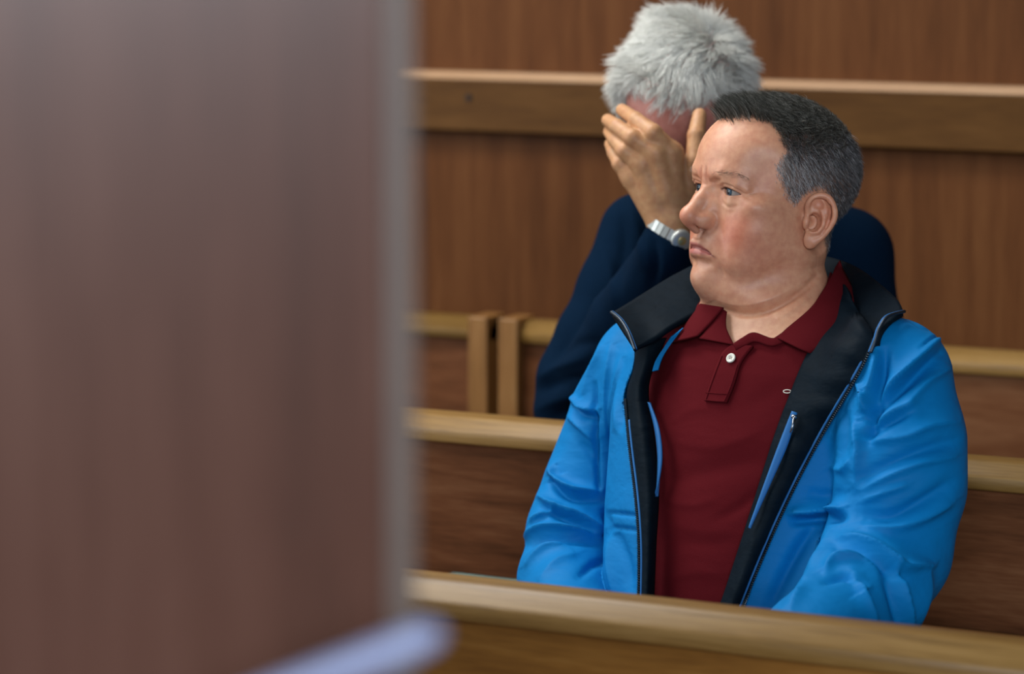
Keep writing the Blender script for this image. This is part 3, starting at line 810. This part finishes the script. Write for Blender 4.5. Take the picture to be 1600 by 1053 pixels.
# stand collar laid open
def loft3(A, B, nu, nv, bulge, name):
    a = spline([at(*k) for k in A], nu); b = spline([at(*k) for k in B], nu)
    v = np.linspace(0, 1, nv)
    P = a[:, None]*(1 - v)[None, :, None] + b[:, None]*v[None, :, None]
    P += (TC*bulge)[None, None]*np.sin(np.pi*v)[None, :, None]
    uu = np.linspace(0, 1, nu); bow = np.clip((uu - .86)/.14, 0, 1)**2
    P += ((-.85*RT + .5*UP)*.013)[None, None]*bow[:, None, None]*np.sin(np.pi*v)[None, :, None]
    wv = .0022*np.sin(np.linspace(0, 46, nu))[:, None]*np.sin(np.pi*v)[None]**.5
    P += TC[None, None]*wv[..., None]
    return sheet(name, P.reshape(-1, 3), grid_faces(nu, nv), M_NAVY, jacket, .006)
loft3([(958, 487, 3.285), (980, 474, 3.32), (1010, 455, 3.36), (1055, 428, 3.39), (1100, 408, 3.41), (1160, 396, 3.42), (1230, 390, 3.41), (1298, 402, 3.36), (1340, 418, 3.29), (1376, 444, 3.22), (1402, 468, 3.15), (1411, 486, 3.11)],
      [(994, 546, 3.225), (1020, 530, 3.24), (1048, 510, 3.25), (1085, 490, 3.28), (1120, 474, 3.33), (1170, 462, 3.37), (1240, 455, 3.36), (1302, 452, 3.32), (1318, 480, 3.25), (1332, 512, 3.17), (1346, 535, 3.12), (1366, 548, 3.075)], 90, 16, .012, 'collar_lining')
# zip: tape, piping and teeth along both edges
def zip_run(line, side, d0=2.75):
    pts = spline(line, 120)
    def cast(xy, o):
        A = raycast(xy, jf, d0, o); k = np.ones(13)/13
        for _ in range(2):
            A = np.stack([np.convolve(np.pad(A[:, i], 6, mode='edge'), k, 'valid') for i in range(3)], 1)
        return A
    V3 = cast(pts, .0060)
    v, f = tube(V3, .0016, 8); mesh_obj('zip_tape', v, f, M_NAVY, jacket)
    T = np.gradient(pts, axis=0); T /= np.linalg.norm(T, axis=1)[:, None]; Np = np.stack([-T[:, 1], T[:, 0]], 1)*side
    v, f = tube(cast(pts + Np*3.5, .0055)[14:], .0015, 8); mesh_obj('piping', v, f, M_PIPE, jacket)
    L = np.concatenate([[0], np.cumsum(np.linalg.norm(np.diff(V3, axis=0), axis=1))])
    s = np.arange(0, L[-1], .0027); tp = []
    Pz = np.stack([np.interp(s, L, V3[:, i]) for i in range(3)], 1)
    out = np.stack([np.interp(s, L, cast(pts - Np*3.0, .0065)[:, i]) for i in range(3)], 1)
    for a, b in zip(Pz, out):
        tp.append(tube([a + (a - b)*.3 + TC*.0012, b + TC*.0012], .0008, 5))
    v, f = join(tp); z = mesh_obj('zip_teeth', v, f, M_ZIP, jacket)
zip_run([(977, 618), (983, 690), (993, 770), (999, 850), (998, 945), (997, 1010)], -1)
zip_run([(1366, 525), (1352, 562), (1325, 610), (1290, 668), (1245, 752), (1205, 838), (1165, 935), (1138, 1010)], 1)
def zip_free(line3, name_d):
    V3 = spline([at(*k) for k in line3], 50)
    v, f = tube(V3, .0015, 8); mesh_obj('piping', v, f, M_PIPE, jacket)
    v, f = tube(V3 + TC*.002 + RT*.0015*name_d, .0019, 8); mesh_obj('zip_tape', v, f, M_ZIP, jacket)
zip_free([(957, 487, 3.28), (972, 500, 3.26), (984, 520, 3.24), (994, 546, 3.222)], -1)
zip_free([(1411, 486, 3.105), (1385, 494, 3.085), (1372, 512, 3.075), (1366, 530, 3.07), (1358, 550, 3.068)], 1)
# inside pocket edges: blue piping with a puller on his left, on his right a bowed blue strip
Vp, Fp = patch_pts([(1237, 642), (1218, 690), (1195, 752), (1169, 824)], [(1246, 645), (1231, 695), (1206, 752), (1173, 826)], jf, 30, 5, lambda u, v: .0125 + .001*np.sin(np.pi*v) + 0*u)
sheet('pocket_piping', Vp, Fp, M_PIPE, jacket, .003)
pl = raycast([(1241, 652), (1239, 664), (1236, 676)], jf, 2.75, .016)
v1, f1 = tube(pl, [.0022, .0013, .0018], 8); v2, f2 = tube(raycast([(1237, 650), (1245, 652)], jf, 2.75, .016), .0022, 8)
v, f = join([(v1, f1), (v2, f2)]); mesh_obj('zip_puller', v, f, M_METAL, jacket)
Vp, Fp = patch_pts([(1011, 628), (1022, 670), (1027, 720), (1024, 775)], [(1018, 632), (1031, 672), (1035, 720), (1026, 776)], jf, 30, 5, lambda u, v: -.004 + .002*np.sin(np.pi*v) + 0*u)
sheet('pocket_piping', Vp, Fp, M_PIPE, jacket, .003)
# blue inner yoke showing between the lining and the polo collar
Vp, Fp = patch_pts([(1068, 512), (1048, 538), (1034, 560), (1028, 578)], [(1052, 526), (1036, 545), (1024, 564), (1019, 580)], jf, 24, 8, lambda u, v: -.006 + .004*v + 0*u)
sheet('inner_yoke', Vp, Fp, M_JACKET, jacket, .003)

# ---------------------------------------------------------------- eyes
def eye_mat():
    m, nt, b = mat_base('eye')
    N = nt.nodes.new; L = nt.links.new
    a = N('ShaderNodeAttribute'); a.attribute_name = 'Col'
    L(a.outputs['Color'], b.inputs['Base Color'])
    b.inputs['Roughness'].default_value = .12
    return m
M_EYE = eye_mat()
def eyeball(cx, gaze, parent, frm):
    n_u, n_v = 32, 40
    th = np.concatenate([np.linspace(0, .62, 26), np.linspace(.68, np.pi, 14)])
    ph = np.linspace(0, 2*np.pi, n_u, endpoint=False)
    gz = np.array(gaze, float); gz /= np.linalg.norm(gz)
    a = np.cross([0, 0, 1.0], gz); a /= np.linalg.norm(a); b = np.cross(gz, a)
    V, C = [], []
    for t in th:
        r = 12.0 + (.55*max(0, 1 - (t/.5)**2) if t < .5 else 0)
        for p in ph:
            V.append(np.array([cx, EYE[1], 0]) + r*(math.cos(t)*gz + math.sin(t)*(math.cos(p)*a + math.sin(p)*b)))
            if t < .19: c = (.006, .006, .007)
            elif t < .47:
                k = .75 + .25*math.sin(p*11)*math.sin(p*5 + 1); e = min(1, max(0, (t - .40)/.07))
                c = np.array(srgb(72, 92, 108))*k*(1 - .65*e)
            else:
                rd = min(1, max(0, (t - .75)/.5)); c = np.array(srgb(158, 148, 142))*(1 - rd*.25) + np.array([.1, -.03, -.03])*rd*.3
            C.append(c)
    V = frm(np.array(V))
    F = [(i*n_u + j, i*n_u + (j + 1) % n_u, (i + 1)*n_u + (j + 1) % n_u, (i + 1)*n_u + j) for i in range(len(th) - 1) for j in range(n_u)]
    o = mesh_obj('eyeball', V, F, M_EYE, parent)
    color_attr(o, np.array(C))
    return o
for s in (1, -1):
    eyeball(32*s, (.06, 1, -.04), man, from_head)

# ---------------------------------------------------------------- hair of the man in the jacket
M_HAIR = attr_mat('grey_brown_hair', .42, spec=.5)
def grow(roots, normals, dirs, lengths, K, droop=None, bend=.5):
    """strand paths: start along the normal, bend into dirs"""
    t = np.linspace(0, 1, K)
    P = np.zeros((len(roots), K, 3)); P[:, 0] = roots - normals*.8
    cur = roots - normals*.8
    for k in range(1, K):
        a = np.clip(t[k]*bend*2, 0, 1)
        d = normals*(1 - a) + dirs*a
        if droop is not None: d = d + droop*t[k]**2
        d /= np.linalg.norm(d, axis=1)[:, None] + 1e-9
        cur = cur + d*(lengths/(K - 1))[:, None]
        P[:, k] = cur
    return P
def clump(P, m, amt, rng):
    """pull strand ends towards random guide strands"""
    N = len(P); gi = rng.choice(N, m, replace=False); R = P[:, 0]
    best = np.zeros(N, int); bd = np.full(N, 1e18)
    for j, g in enumerate(gi):
        d = ((R - R[g])**2).sum(1); c = d < bd; bd[c] = d[c]; best[c] = g
    t = np.linspace(0, 1, P.shape[1])[None, :, None]**1.4
    return P + (P[best] - P)*t*amt
def man_hair():
    rng = np.random.default_rng(3)
    Nw = mesh_normals(V_BODY, Q_BODY)
    Nl = Nw @ HR
    ql = to_head(V_BODY)
    inside = hm + rng.normal(0, 2.0, len(hm)) > 0
    ear = (np.abs(ql[:, 0]) > 70) & (ql[:, 1] > -118) & (ql[:, 2] < 6) & (ql[:, 1] < -72)
    cand = np.where(inside & ~ear & (ql[:, 2] > -74))[0]
    zz = ql[cand, 2] + np.where(ql[cand, 1] < -110, -(ql[cand, 1] + 110)*-.25, 0)
    top = zz + rng.normal(0, 11, len(cand)) > 62
    out = []
    # sides and back: short, lying down and back
    side = rng.choice(cand[~top], 20000)
    r = ql[side] + rng.normal(0, .5, (len(side), 3)); n = Nl[side]
    sg = np.sign(r[:, :1])
    d = np.array([0, -.35, -.9]) + n*.38 + rng.normal(0, .16, (len(side), 3))
    L = np.interp(r[:, 2], [-70, -20, 20, 50, 75], [3.0, 6.0, 9.0, 13.0, 18.0])*rng.uniform(.7, 1.15, len(side))
    L *= np.clip(.55 + hm[side]/18, .4, 1)
    P1 = grow(r, n, d, L, 4, bend=.9)
    g = np.clip(rng.beta(2, 2, len(side)), 0, 1)
    frontness = np.clip((r[:, 1] + 125)/60, 0, 1)*np.clip((58 - r[:, 2])/25, 0, 1)
    dark = np.array(srgb(66, 65, 67)); lite = np.array(srgb(214, 214, 216))
    mixg = np.clip((g - .62 + .36*frontness)*2.4, 0, 1)
    C1 = dark*(1 - mixg)[:, None] + lite*mixg[:, None]
    # top: longer, brushed forwards and up into a short front
    tp = rng.choice(cand[top], 13000)
    r = ql[tp] + rng.normal(0, .5, (len(tp), 3)); n = Nl[tp]
    fr = np.clip((r[:, 1] + 70)/60, 0, 1)
    d = np.array([-.15, .85, .05]) + n*.55 + rng.normal(0, .22, (len(tp), 3))
    d[:, 2] += .95*fr; d[:, 1] -= .30*fr
    L = (22 + 8*fr - 7*np.clip((-90 - r[:, 1])/60, 0, 1))*rng.uniform(.7, 1.12, len(tp))*np.clip(.75 + hm[tp]/40, .6, 1)
    P2 = grow(r, n, d, L, 6, droop=np.array([0, .25, -.55]), bend=.55)
    P2 = clump(P2, 900, .4, rng)
    g = np.clip((rng.beta(2, 3, len(tp)) - .40)*2.0, 0, 1)
    C2 = np.array(srgb(72, 72, 66))*(1 - g)[:, None] + np.array(srgb(184, 184, 176))*g[:, None]
    hr = strands(from_head(P1.reshape(-1, 3)).reshape(P1.shape), np.full(len(P1), .00016), 'hair', M_HAIR, man, C1)
    tag(hr, 'short grey hair on the sides')
    ht = strands(from_head(P2.reshape(-1, 3)).reshape(P2.shape), np.full(len(P2), .00021), 'hair', M_HAIR, man, C2)
    tag(ht, 'dark brushed-forward hair on top')
    # eyebrows
    for s in (1, -1):
        nb = 210
        t = rng.uniform(0, 1, nb)
        bx_ = np.interp(t, [0, .35, .75, 1], [11, 24, 42, 52]); bz = np.interp(t, [0, .35, .75, 1], [13.5, 18.5, 21.5, 17]) + rng.normal(0, 2.5, nb)*np.interp(t, [0, .3, 1], [1.2, 1, .5])
        px_ = np.stack([s*bx_, np.full(nb, 40.0), bz], 1)
        for _ in range(40):
            dd = head_sdf(np.asfortranarray(px_, dtype=np.float32), ears=False)
            px_[:, 1] -= np.clip(dd, -2, 4)*.8
        dv = np.stack([s*np.interp(t, [0, .3, 1], [.45, .9, 1]), np.interp(t, [0, 1], [-.1, -.55]), np.interp(t, [0, .3, .8, 1], [.9, .35, -.1, -.5])], 1) + rng.normal(0, .15, (nb, 3))
        nn = np.tile([.15*s, 1.0, .1], (nb, 1))
        P3 = grow(px_, nn, dv + nn*.22, rng.uniform(4, 7.5, nb), 4, bend=1.2)
        cb = np.array(srgb(128, 100, 84))[None]*rng.uniform(.7, 1.5, (nb, 1))
        strands(from_head(P3.reshape(-1, 3)).reshape(P3.shape), np.full(nb, .00011), 'eyebrow', M_HAIR, man, cb)
        # lashes of the upper lid
        nl = 46; t = np.linspace(0, 1, nl)
        lx = np.interp(t, [0, 1], [21, 46]); u = (lx - 32.8)/14.2
        lz = 4.0*np.clip(1 - np.abs(u + .12)**2.2, -1, 1) - .9*u
        ly = EYE[1] + np.sqrt(np.maximum(13.0**2 - (lx - 32)**2 - lz**2, 1))
        rt_ = np.stack([s*lx, ly, lz], 1)
        dv = np.stack([s*(u*.5), np.full(nl, 1.0), np.full(nl, -.25)], 1) + rng.normal(0, .08, (nl, 3))
        P4 = grow(rt_, dv, dv + np.array([0, 0, .3]), np.full(nl, 4.2), 4, bend=.8)
        strands(from_head(P4.reshape(-1, 3)).reshape(P4.shape), np.full(nl, .00012), 'eyelashes', M_HAIR, man, np.tile(np.array(srgb(46, 36, 30)), (nl, 1)))
V_BODY, Q_BODY = BODY_V, body_quads
man_hair()

# ---------------------------------------------------------------- the white-haired man behind, hand over his face
M_SWEATER = plain('navy_knit', srgb(7, 27, 47), .95, noise=.2, nscale=700, bump=.4, spec=.04)
M_WHITE_HAIR = attr_mat('white_hair', .5, spec=.4)
def add_translucent(m, fac):
    nt = m.node_tree; b = nt.nodes['Principled BSDF']; out = nt.nodes['Material Output']
    tr = nt.nodes.new('ShaderNodeBsdfTranslucent'); mx = nt.nodes.new('ShaderNodeMixShader'); mx.inputs[0].default_value = fac
    at_ = [n for n in nt.nodes if n.type == 'ATTRIBUTE'][0]
    nt.links.new(at_.outputs['Color'], tr.inputs['Color'])
    nt.links.new(b.outputs[0], mx.inputs[1]); nt.links.new(tr.outputs[0], mx.inputs[2]); nt.links.new(mx.outputs[0], out.inputs['Surface'])
add_translucent(M_WHITE_HAIR, .22)
M_SKIN2 = attr_mat('ruddy_skin', .48, .10, .45, 220, .4, .16)
M_WATCH = plain('watch_steel', srgb(206, 210, 206), .42, .6, noise=.05)
M_GOLD = plain('watch_gold', srgb(226, 204, 140), .35, .7)
M_CUFF = plain('white_cuff', srgb(208, 214, 210), .8)
man2 = empty('person', tuple(np.round(at(1150, 700, 4.1)*np.array([1, 1, 0]), 4)), 'white-haired man in a navy sweater hiding his face behind his hand', 'person')
_, HR2 = head_frame((0, 0, 0), 14, -50, 4)
HS2 = 1.02
HO2 = at(1070, 137, 3.735) - HR2 @ (np.array([0, -86, 26])/1000*HS2)
def to_head2(p): return ((p - HO2) @ HR2)*(1000.0/HS2)
def from_head2(q): return HO2 + (np.atleast_2d(q)*(HS2/1000.0)) @ HR2.T
HAND = {
 'index': [(1050, 240, 3.585, .0135), (1020, 207, 3.572, .0112), (993, 187, 3.595, .0098), (972, 172, 3.632, .0082)],
 'middle': [(1024, 240, 3.578, .0135), (988, 215, 3.575, .0110), (964, 198, 3.60, .0096), (950, 188, 3.632, .0084)],
 'ring': [(1002, 256, 3.585, .0130), (976, 236, 3.585, .0104), (961, 218, 3.605, .0092), (952, 206, 3.635, .0080)],
 'little': [(986, 277, 3.60, .0120), (968, 256, 3.60, .0094), (959, 239, 3.615, .0082), (953, 225, 3.64, .0072)],
 'thumb': [(1074, 306, 3.60, .0150), (1087, 252, 3.588, .0130), (1088, 212, 3.597, .0112), (1093, 180, 3.618, .0090)],
}
WR = [(1040, 352, 3.602), (1058, 348, 3.602)]
def hand2(p):
    d = None
    for k, L in HAND.items():
        e = chain(p, [at(*a[:3]) for a in L], [a[3] for a in L], .003)
        if k != 'thumb':
            m = L[0]
            w = WR[0] if k in ('little', 'ring') else WR[1]
            e = smin(e, cone(p, at(*m[:3]), at(*w), m[3] + .0005, .021), .008)
        d = e if d is None else smin(d, e, .0035)
    d = smin(d, cone(p, at(1050, 352, 3.603), at(1046, 400, 3.603), .026, .028), .012)
    d = smin(d, cone(p, at(1068, 312, 3.60), at(1040, 300, 3.595), .018, .018), .012)
    return d
def body2(p):
    d = head_sdf(to_head2(p), True, False)*(HS2/1000.0)
    a = from_head2((0, -95, -45))[0]; b = at(1165, 330, 3.90)
    d = smin(d, cone(p, a, b, .055, .062), .03)
    return np.minimum(d, hand2(p))
cc = HO2 + HR2 @ np.array([0, -.08, .0])
V, Q = sdf_mesh(body2, np.minimum(at(930, 400, 3.5), cc - .19), np.maximum(at(1110, 0, 3.9), cc + .19), .0022)
q2 = to_head2(V)
dh = feval(hand2, V)
C, mixc2, gs2 = skin_colors(q2, srgb(190, 130, 118), srgb(178, 96, 90), None, srgb(200, 140, 124))
hw_ = np.clip(1 - dh/.004, 0, 1)
C[:] = C*(1 - hw_[:, None]) + np.array(srgb(196, 148, 106))*hw_[:, None]
hm2 = -poly_sd(q2[:, 1], q2[:, 2], [(30, 140), (30, 82), (-16, 82), (-30, 85), (-44, 78), (-52, 56), (-44, 36), (-46, 16), (-62, -6), (-72, -8), (-80, 4), (-98, 12), (-112, 0), (-118, -30), (-130, -60), (-260, -66), (-260, 140)])
hm2 = np.where(dh < .012, -50, hm2)
mixc2(srgb(232, 206, 196), .85*np.clip(hm2/6, 0, 1))
b2 = mesh_obj('body', V, Q, M_SKIN2, man2); color_attr(b2, C)
tag(b2, 'reddened forehead and hand pressed over the face')
# finger nail of the thumb
def back_hair():
    rng = np.random.default_rng(8)
    N2 = mesh_normals(V, Q) @ HR2
    ear = (np.abs(q2[:, 0]) > 70) & (q2[:, 1] > -118) & (q2[:, 2] < 6) & (q2[:, 1] < -72)
    cand = np.where((hm2 + rng.normal(0, 2.5, len(hm2)) > 0) & ~ear)[0]
    r_i = rng.choice(cand, 13000)
    r = q2[r_i] + rng.normal(0, .8, (len(r_i), 3)); n = N2[r_i]
    wh = np.array([34.0, -120, 92.0])          # whorl at the crown
    t = r - wh; t -= n*(t*n).sum(1)[:, None]; t /= np.linalg.norm(t, axis=1)[:, None] + 1e-6
    side = np.clip((70 - r[:, 2])/50, 0, 1)
    # low-frequency swirl so the locks cross each other
    sw = np.stack([np.sin(r[:, 1]*.07 + r[:, 2]*.05), np.sin(r[:, 0]*.06 + 1.3), np.sin(r[:, 0]*.05 - r[:, 1]*.06)], 1)
    d = t*1.0 + n*.24 + sw*.5 + rng.normal(0, .22, r.shape)
    d[:, 2] -= .25*side
    L = (40 - 8*side)*rng.uniform(.6, 1.15, len(r))*np.clip(.6 + hm2[r_i]/30, .55, 1)
    P = grow(r, n, d, L, 6, bend=.75)
    P = clump(P, 800, .5, rng)
    g = rng.uniform(.86, 1.0, (len(r), 1))
    C_ = np.array(srgb(250, 251, 246))[None]*g
    o = strands(from_head2(P.reshape(-1, 3)).reshape(P.shape), np.full(len(r), .00046), 'hair', M_WHITE_HAIR, man2, C_)
    tag(o, 'tousled white hair')
back_hair()
# sweater: torso leaning forward, both shoulders, right arm propped up
hipc = at(1175, 700, 4.15); hipc[2] = .62
def sweater(p):
    d = chain(p, [at(1165, 400, 3.92), at(1165, 520, 3.96), hipc], [.115, .15, .16], .04)
    d = smin(d, chain(p, [at(1010, 372, 3.88), at(1165, 345, 3.93), at(1318, 398, 3.86)], [.055, .07, .062], .03), .05)
    d = smin(d, pchain(p, [(998, 364, 3.87, .053), (966, 455, 3.86, .053), (930, 530, 3.85, .051), (900, 590, 3.85, .049), (889, 640, 3.86, .048)]), .02)
    d = smin(d, pchain(p, [(893, 640, 3.85, .045), (975, 500, 3.73, .045), (1046, 392, 3.605, .037), (1049, 376, 3.604, .0355)], .01), .012)
    d = smin(d, pchain(p, [(1322, 402, 3.85, .062), (1345, 520, 3.88, .055), (1345, 640, 3.90, .05)]), .02)
    # cuff opening
    w0 = at(1049, 370, 3.604); wd = at(1056, 352, 3.602) - at(1020, 420, 3.615); wd /= np.linalg.norm(wd)
    near = np.sqrt(((p - w0)**2).sum(1)) - .06
    d = smax(d, -np.maximum((w0 - p) @ wd, near), .003)
    return np.maximum(d, .5 - p[:, 2])
c0 = at(1130, 560, 3.9)
V, Q = sdf_mesh(sweater, (c0[0] - .36, c0[1] - .36, .5), (c0[0] + .36, c0[1] + .42, 1.24), .0045)
G, fc = facing(V, Q); px, py, _ = pix(V)
SF = [([(845, 590), (875, 575), (915, 560)], 6, 8), ([(842, 610), (878, 596), (920, 590)], -6, 8), ([(842, 640), (885, 622), (930, 618)], 5, 8), ([(870, 560), (900, 540), (940, 535)], -4, 9),
      ([(1020, 372), (1024, 410), (1018, 450)], -8, 7), ([(940, 380), (955, 420), (960, 480)], 4, 10), ([(985, 320), (1000, 370), (1005, 420)], 4, 10), ([(975, 330), (975, 390), (965, 450)], -4, 9),
      ([(860, 655), (900, 640), (940, 640)], -5, 8)]
V = V + G*(fold_disp(px, py, SF)*fc)[:, None]
sw = mesh_obj('sweater', V, Q, M_SWEATER, man2); tag(sw, 'navy blue knitted sweater')
# watch: link bracelet, case and bezel on the wrist
wa = at(1052, 362, 3.603); wd = at(1056, 352, 3.602) - at(1020, 420, 3.615); wd /= np.linalg.norm(wd)
e1 = np.cross(wd, TC); e1 /= np.linalg.norm(e1); e2 = np.cross(e1, wd)
parts = []
for k in range(26):
    t = 2*math.pi*k/26; rdir = math.cos(t)*e1 + math.sin(t)*e2; td = -math.sin(t)*e1 + math.cos(t)*e2
    c = wa + rdir*.0335
    vv = [c + sx*wd*.007 + sy*td*.0036 + sz*rdir*.0015 for sx in (-1, 1) for sy in (-1, 1) for sz in (-1, 1)]
    parts.append((np.array(vv), [(0, 1, 3, 2), (4, 6, 7, 5), (0, 4, 5, 1), (2, 3, 7, 6), (0, 2, 6, 4), (1, 5, 7, 3)]))
v, f = join(parts); wb = mesh_obj('watch_bracelet', v, f, M_WATCH, man2, False); tag(wb, 'steel watch bracelet')
cdir = (e2*.95 + e1*.3); cdir /= np.linalg.norm(cdir)
v, f = tube([wa + cdir*.030, wa + cdir*.0385, wa + cdir*.0395], [.0135, .0135, .0115], 28); mesh_obj('watch_case', v, f, M_WATCH, man2)
v, f = tube([wa + cdir*.0385 + TC*0, wa + cdir*.0402], [.0075, .0045], 28); mesh_obj('watch_bezel', v, f, M_GOLD, man2)

# ---------------------------------------------------------------- trousers and shoes (mostly hidden by the benches)
M_TROUSER = plain('dark_trousers', srgb(34, 38, 46), .85, noise=.15, nscale=300, bump=.2)
M_SHOE = plain('black_leather_shoe', srgb(22, 20, 20), .35, noise=.1)
def legs(parent, hip, fwd, left, spread=.1):
    hip = np.array(hip, float)
    K = {}
    for s in (-1, 1):
        h0 = hip + left*s*.085; kn = hip + fwd*.40 + left*s*spread + np.array([0, 0, .0]); kn[2] = .50
        an = kn - fwd*.03; an = an.copy(); an[2] = .10
        K[s] = (h0, kn, an)
    def f(p):
        d = cone(p, hip + left*.06, hip - left*.06, .115, .115)
        for s in (-1, 1):
            h0, kn, an = K[s]
            d = smin(d, chain(p, [h0, kn, an], [.085, .066, .052], .02), .03)
        return np.maximum(np.maximum(d, .08 - p[:, 2]), .452 - p[:, 2] + 10*np.clip(((p - hip) @ fwd - .30), 0, 1))
    lo = np.minimum.reduce([k for v in K.values() for k in v]) - .13; hi = np.maximum.reduce([k for v in K.values() for k in v]) + .13
    V, Q = sdf_mesh(f, lo, hi, .007)
    mesh_obj('trousers', V, Q, M_TROUSER, parent)
    for s in (-1, 1):
        an = K[s][2]
        a = an.copy(); a[2] = .045; b = a + fwd*.17; b[2] = .03
        g = lambda p: np.maximum(smin(cone(p, a - fwd*.04, b, .042, .036), cone(p, a, an, .042, .045), .02), .004 - p[:, 2])
        V, Q = sdf_mesh(g, np.minimum(a, b) - .1, np.maximum(an, b) + .1, .006)
        mesh_obj('shoe', V, Q, M_SHOE, parent)
legs(man, NB*np.array([1, 1, 0]) + FB*.03 + np.array([0, 0, .56]), FB, LB)
legs(man2, hipc*np.array([1, 1, 0]) + np.array([0, 0, .56]), np.array([.0, -1.0, 0]), np.array([1.0, 0, 0]), .12)
# hands resting in the lap, under the cuffs
def lap_hand(w, d, side, parent):
    d = np.array(d, float); d /= np.linalg.norm(d); up = np.array([0, 0, 1.0]); s_ = np.cross(d, up)*side; s_ /= np.linalg.norm(s_)
    L = lambda f, s, u: w + d*f + s_*s + up*u
    fs = [(.030, .095, .078), (.010, .100, .088), (-.010, .095, .080), (-.029, .086, .062)]
    def f(p):
        o = cone(p, L(-.05, 0, 0), L(.01, 0, 0), .027, .026)
        for s, m, ln in fs:
            o = smin(o, cone(p, L(.01, s*.6, 0), L(m, s, .004), .017, .0125), .012)
        for s, m, ln in fs:
            o = smin(o, chain(p, [L(m, s, .004), L(m + ln*.45, s, -.002), L(m + ln*.75, s, -.018), L(m + ln*.95, s, -.032)], [.0105, .0095, .0085, .0075], .002), .003)
        return smin(o, chain(p, [L(.015, .028, -.004), L(.050, .055, -.008), L(.082, .060, -.014), L(.105, .056, -.022)], [.017, .013, .011, .009], .003), .008)
    V, Q = sdf_mesh(f, w - .21, w + .21, .003)
    o = mesh_obj('hand', V, Q, M_SKIN, parent); color_attr(o, np.tile(np.array(srgb(206, 150, 126)), (len(V), 1)))
lap_hand(at(*ARM_L[-1][:3]), at(1120, 1085, 2.82) - at(*ARM_L[-1][:3]), 1, man)
lap_hand(at(*ARM_R[-1][:3]), at(1040, 1110, 2.93) - at(*ARM_R[-1][:3]), -1, man)

# ---------------------------------------------------------------- foreground, far out of focus
M_DOOR = wood('brown_door_veneer', srgb(74, 45, 34), srgb(86, 54, 42), srgb(96, 64, 52), 'Z', .27, 16, 2.6, .02)
M_EDGE = plain('grey_edge_band', srgb(98, 84, 76), .45, noise=.05)
M_BAR = plain('pale_blue_metal', srgb(152, 162, 198), .4, .0, noise=.04)
dF = 1.2
e0 = at(648, 526, dF)
door = empty('wooden_partition', (e0[0], e0[1], 0), 'large brown wooden partition, out of focus in the left foreground', 'partition')
ang = math.radians(27 + 8)
def door_pt(u, w):   # u along the leaf to the left, w away from the camera
    du = np.array([-math.cos(ang), -math.sin(ang)]); dw = np.array([-math.sin(ang), math.cos(ang)])
    return np.array([e0[0], e0[1]]) + du*u + dw*w
def leaf(name, u0, u1, w0, w1, z0, z1, mat):
    c = [door_pt(u, w) for u, w in ((u0, w0), (u1, w0), (u1, w1), (u0, w1))]
    V = [(x, y, z0) for x, y in c] + [(x, y, z1) for x, y in c]
    F = [(0, 1, 5, 4), (1, 2, 6, 5), (2, 3, 7, 6), (3, 0, 4, 7), (3, 2, 1, 0), (4, 5, 6, 7)]
    bm = bmesh.new(); vs = [bm.verts.new(v) for v in V]
    for f in F: bm.faces.new([vs[i] for i in f])
    bmesh.ops.recalc_face_normals(bm, faces=bm.faces[:])
    bmesh.ops.bevel(bm, geom=bm.edges[:], offset=.0012, segments=2, profile=.5, affect='EDGES')
    return bm_obj(name, bm, mat, door)
leaf('panel', .012, .42, 0, .035, 0.0, 2.2, M_DOOR)
leaf('edge_band', 0.0, .012, -.001, .036, 0.0, 2.2, M_EDGE)
# pale bar with a rounded end, carried on a bracket in front of the panel
b0 = at(694, 984, 1.1); b1 = at(-560, 1466, 1.1)
n = 40; t = np.linspace(0, 1, n)
path = np.array([b0 + (b1 - b0)*k for k in np.concatenate([np.linspace(0, .03, 8), np.linspace(.04, 1, n - 8)])])
rr = .0064*np.sqrt(np.clip(1 - (1 - np.clip(np.linspace(0, 1, 8), 0, 1))**2, .02, 1)); rad = np.concatenate([rr, np.full(n - 8, .0064)])
v, f = tube(path, rad, 16); bar = mesh_obj('bar', v, f, M_BAR, door); tag(bar, 'pale bluish bar with a rounded end')
dn = np.array([-math.sin(ang), math.cos(ang), 0])
v, f = tube([b1, b1 + dn*.14], .007, 12); mesh_obj('bracket', v, f, M_BAR, door)
# grey-green cloth folded on the rear seat, seen through the gap under the bench back
M_CLOTH = plain('grey_green_cloth', srgb(92, 116, 112), .9, noise=.1, nscale=200, bump=.3)
nx, ny = 40, 24; gx, gy = np.meshgrid(np.linspace(0, 1, nx), np.linspace(0, 1, ny), indexing='ij')
ht = .055*(1 - np.abs(2*gx - 1)**5)*(1 - np.abs(2*gy - 1)**5) + .004*np.sin(gx*19 + gy*5)*np.sin(np.pi*gx)*np.sin(np.pi*gy)
Vc = np.stack([-2.16 + .36*gx + .01*np.sin(gy*7), 3.80 + .26*gy + .012*np.sin(gx*9), .452 + np.maximum(ht, .001)], -1).reshape(-1, 3)
Vb_ = Vc.copy(); Vb_[:, 2] = .4505
Fg = grid_faces(nx, ny)
rim = [i*ny for i in range(nx)] + [(nx - 1)*ny + j for j in range(1, ny)] + [i*ny + ny - 1 for i in range(nx - 2, -1, -1)] + [j for j in range(ny - 2, 0, -1)]
Fall = [tuple(q_) for q_ in Fg] + [tuple(int(i) + nx*ny for i in q_[::-1]) for q_ in Fg] + [(rim[i], rim[(i + 1) % len(rim)], rim[(i + 1) % len(rim)] + nx*ny, rim[i] + nx*ny) for i in range(len(rim))]
cl_ = mesh_obj('folded_cloth', np.concatenate([Vc, Vb_]), Fall, M_CLOTH)
tag(cl_, 'grey-green folded cloth on the rear bench seat, seen under the bench back', 'cloth')
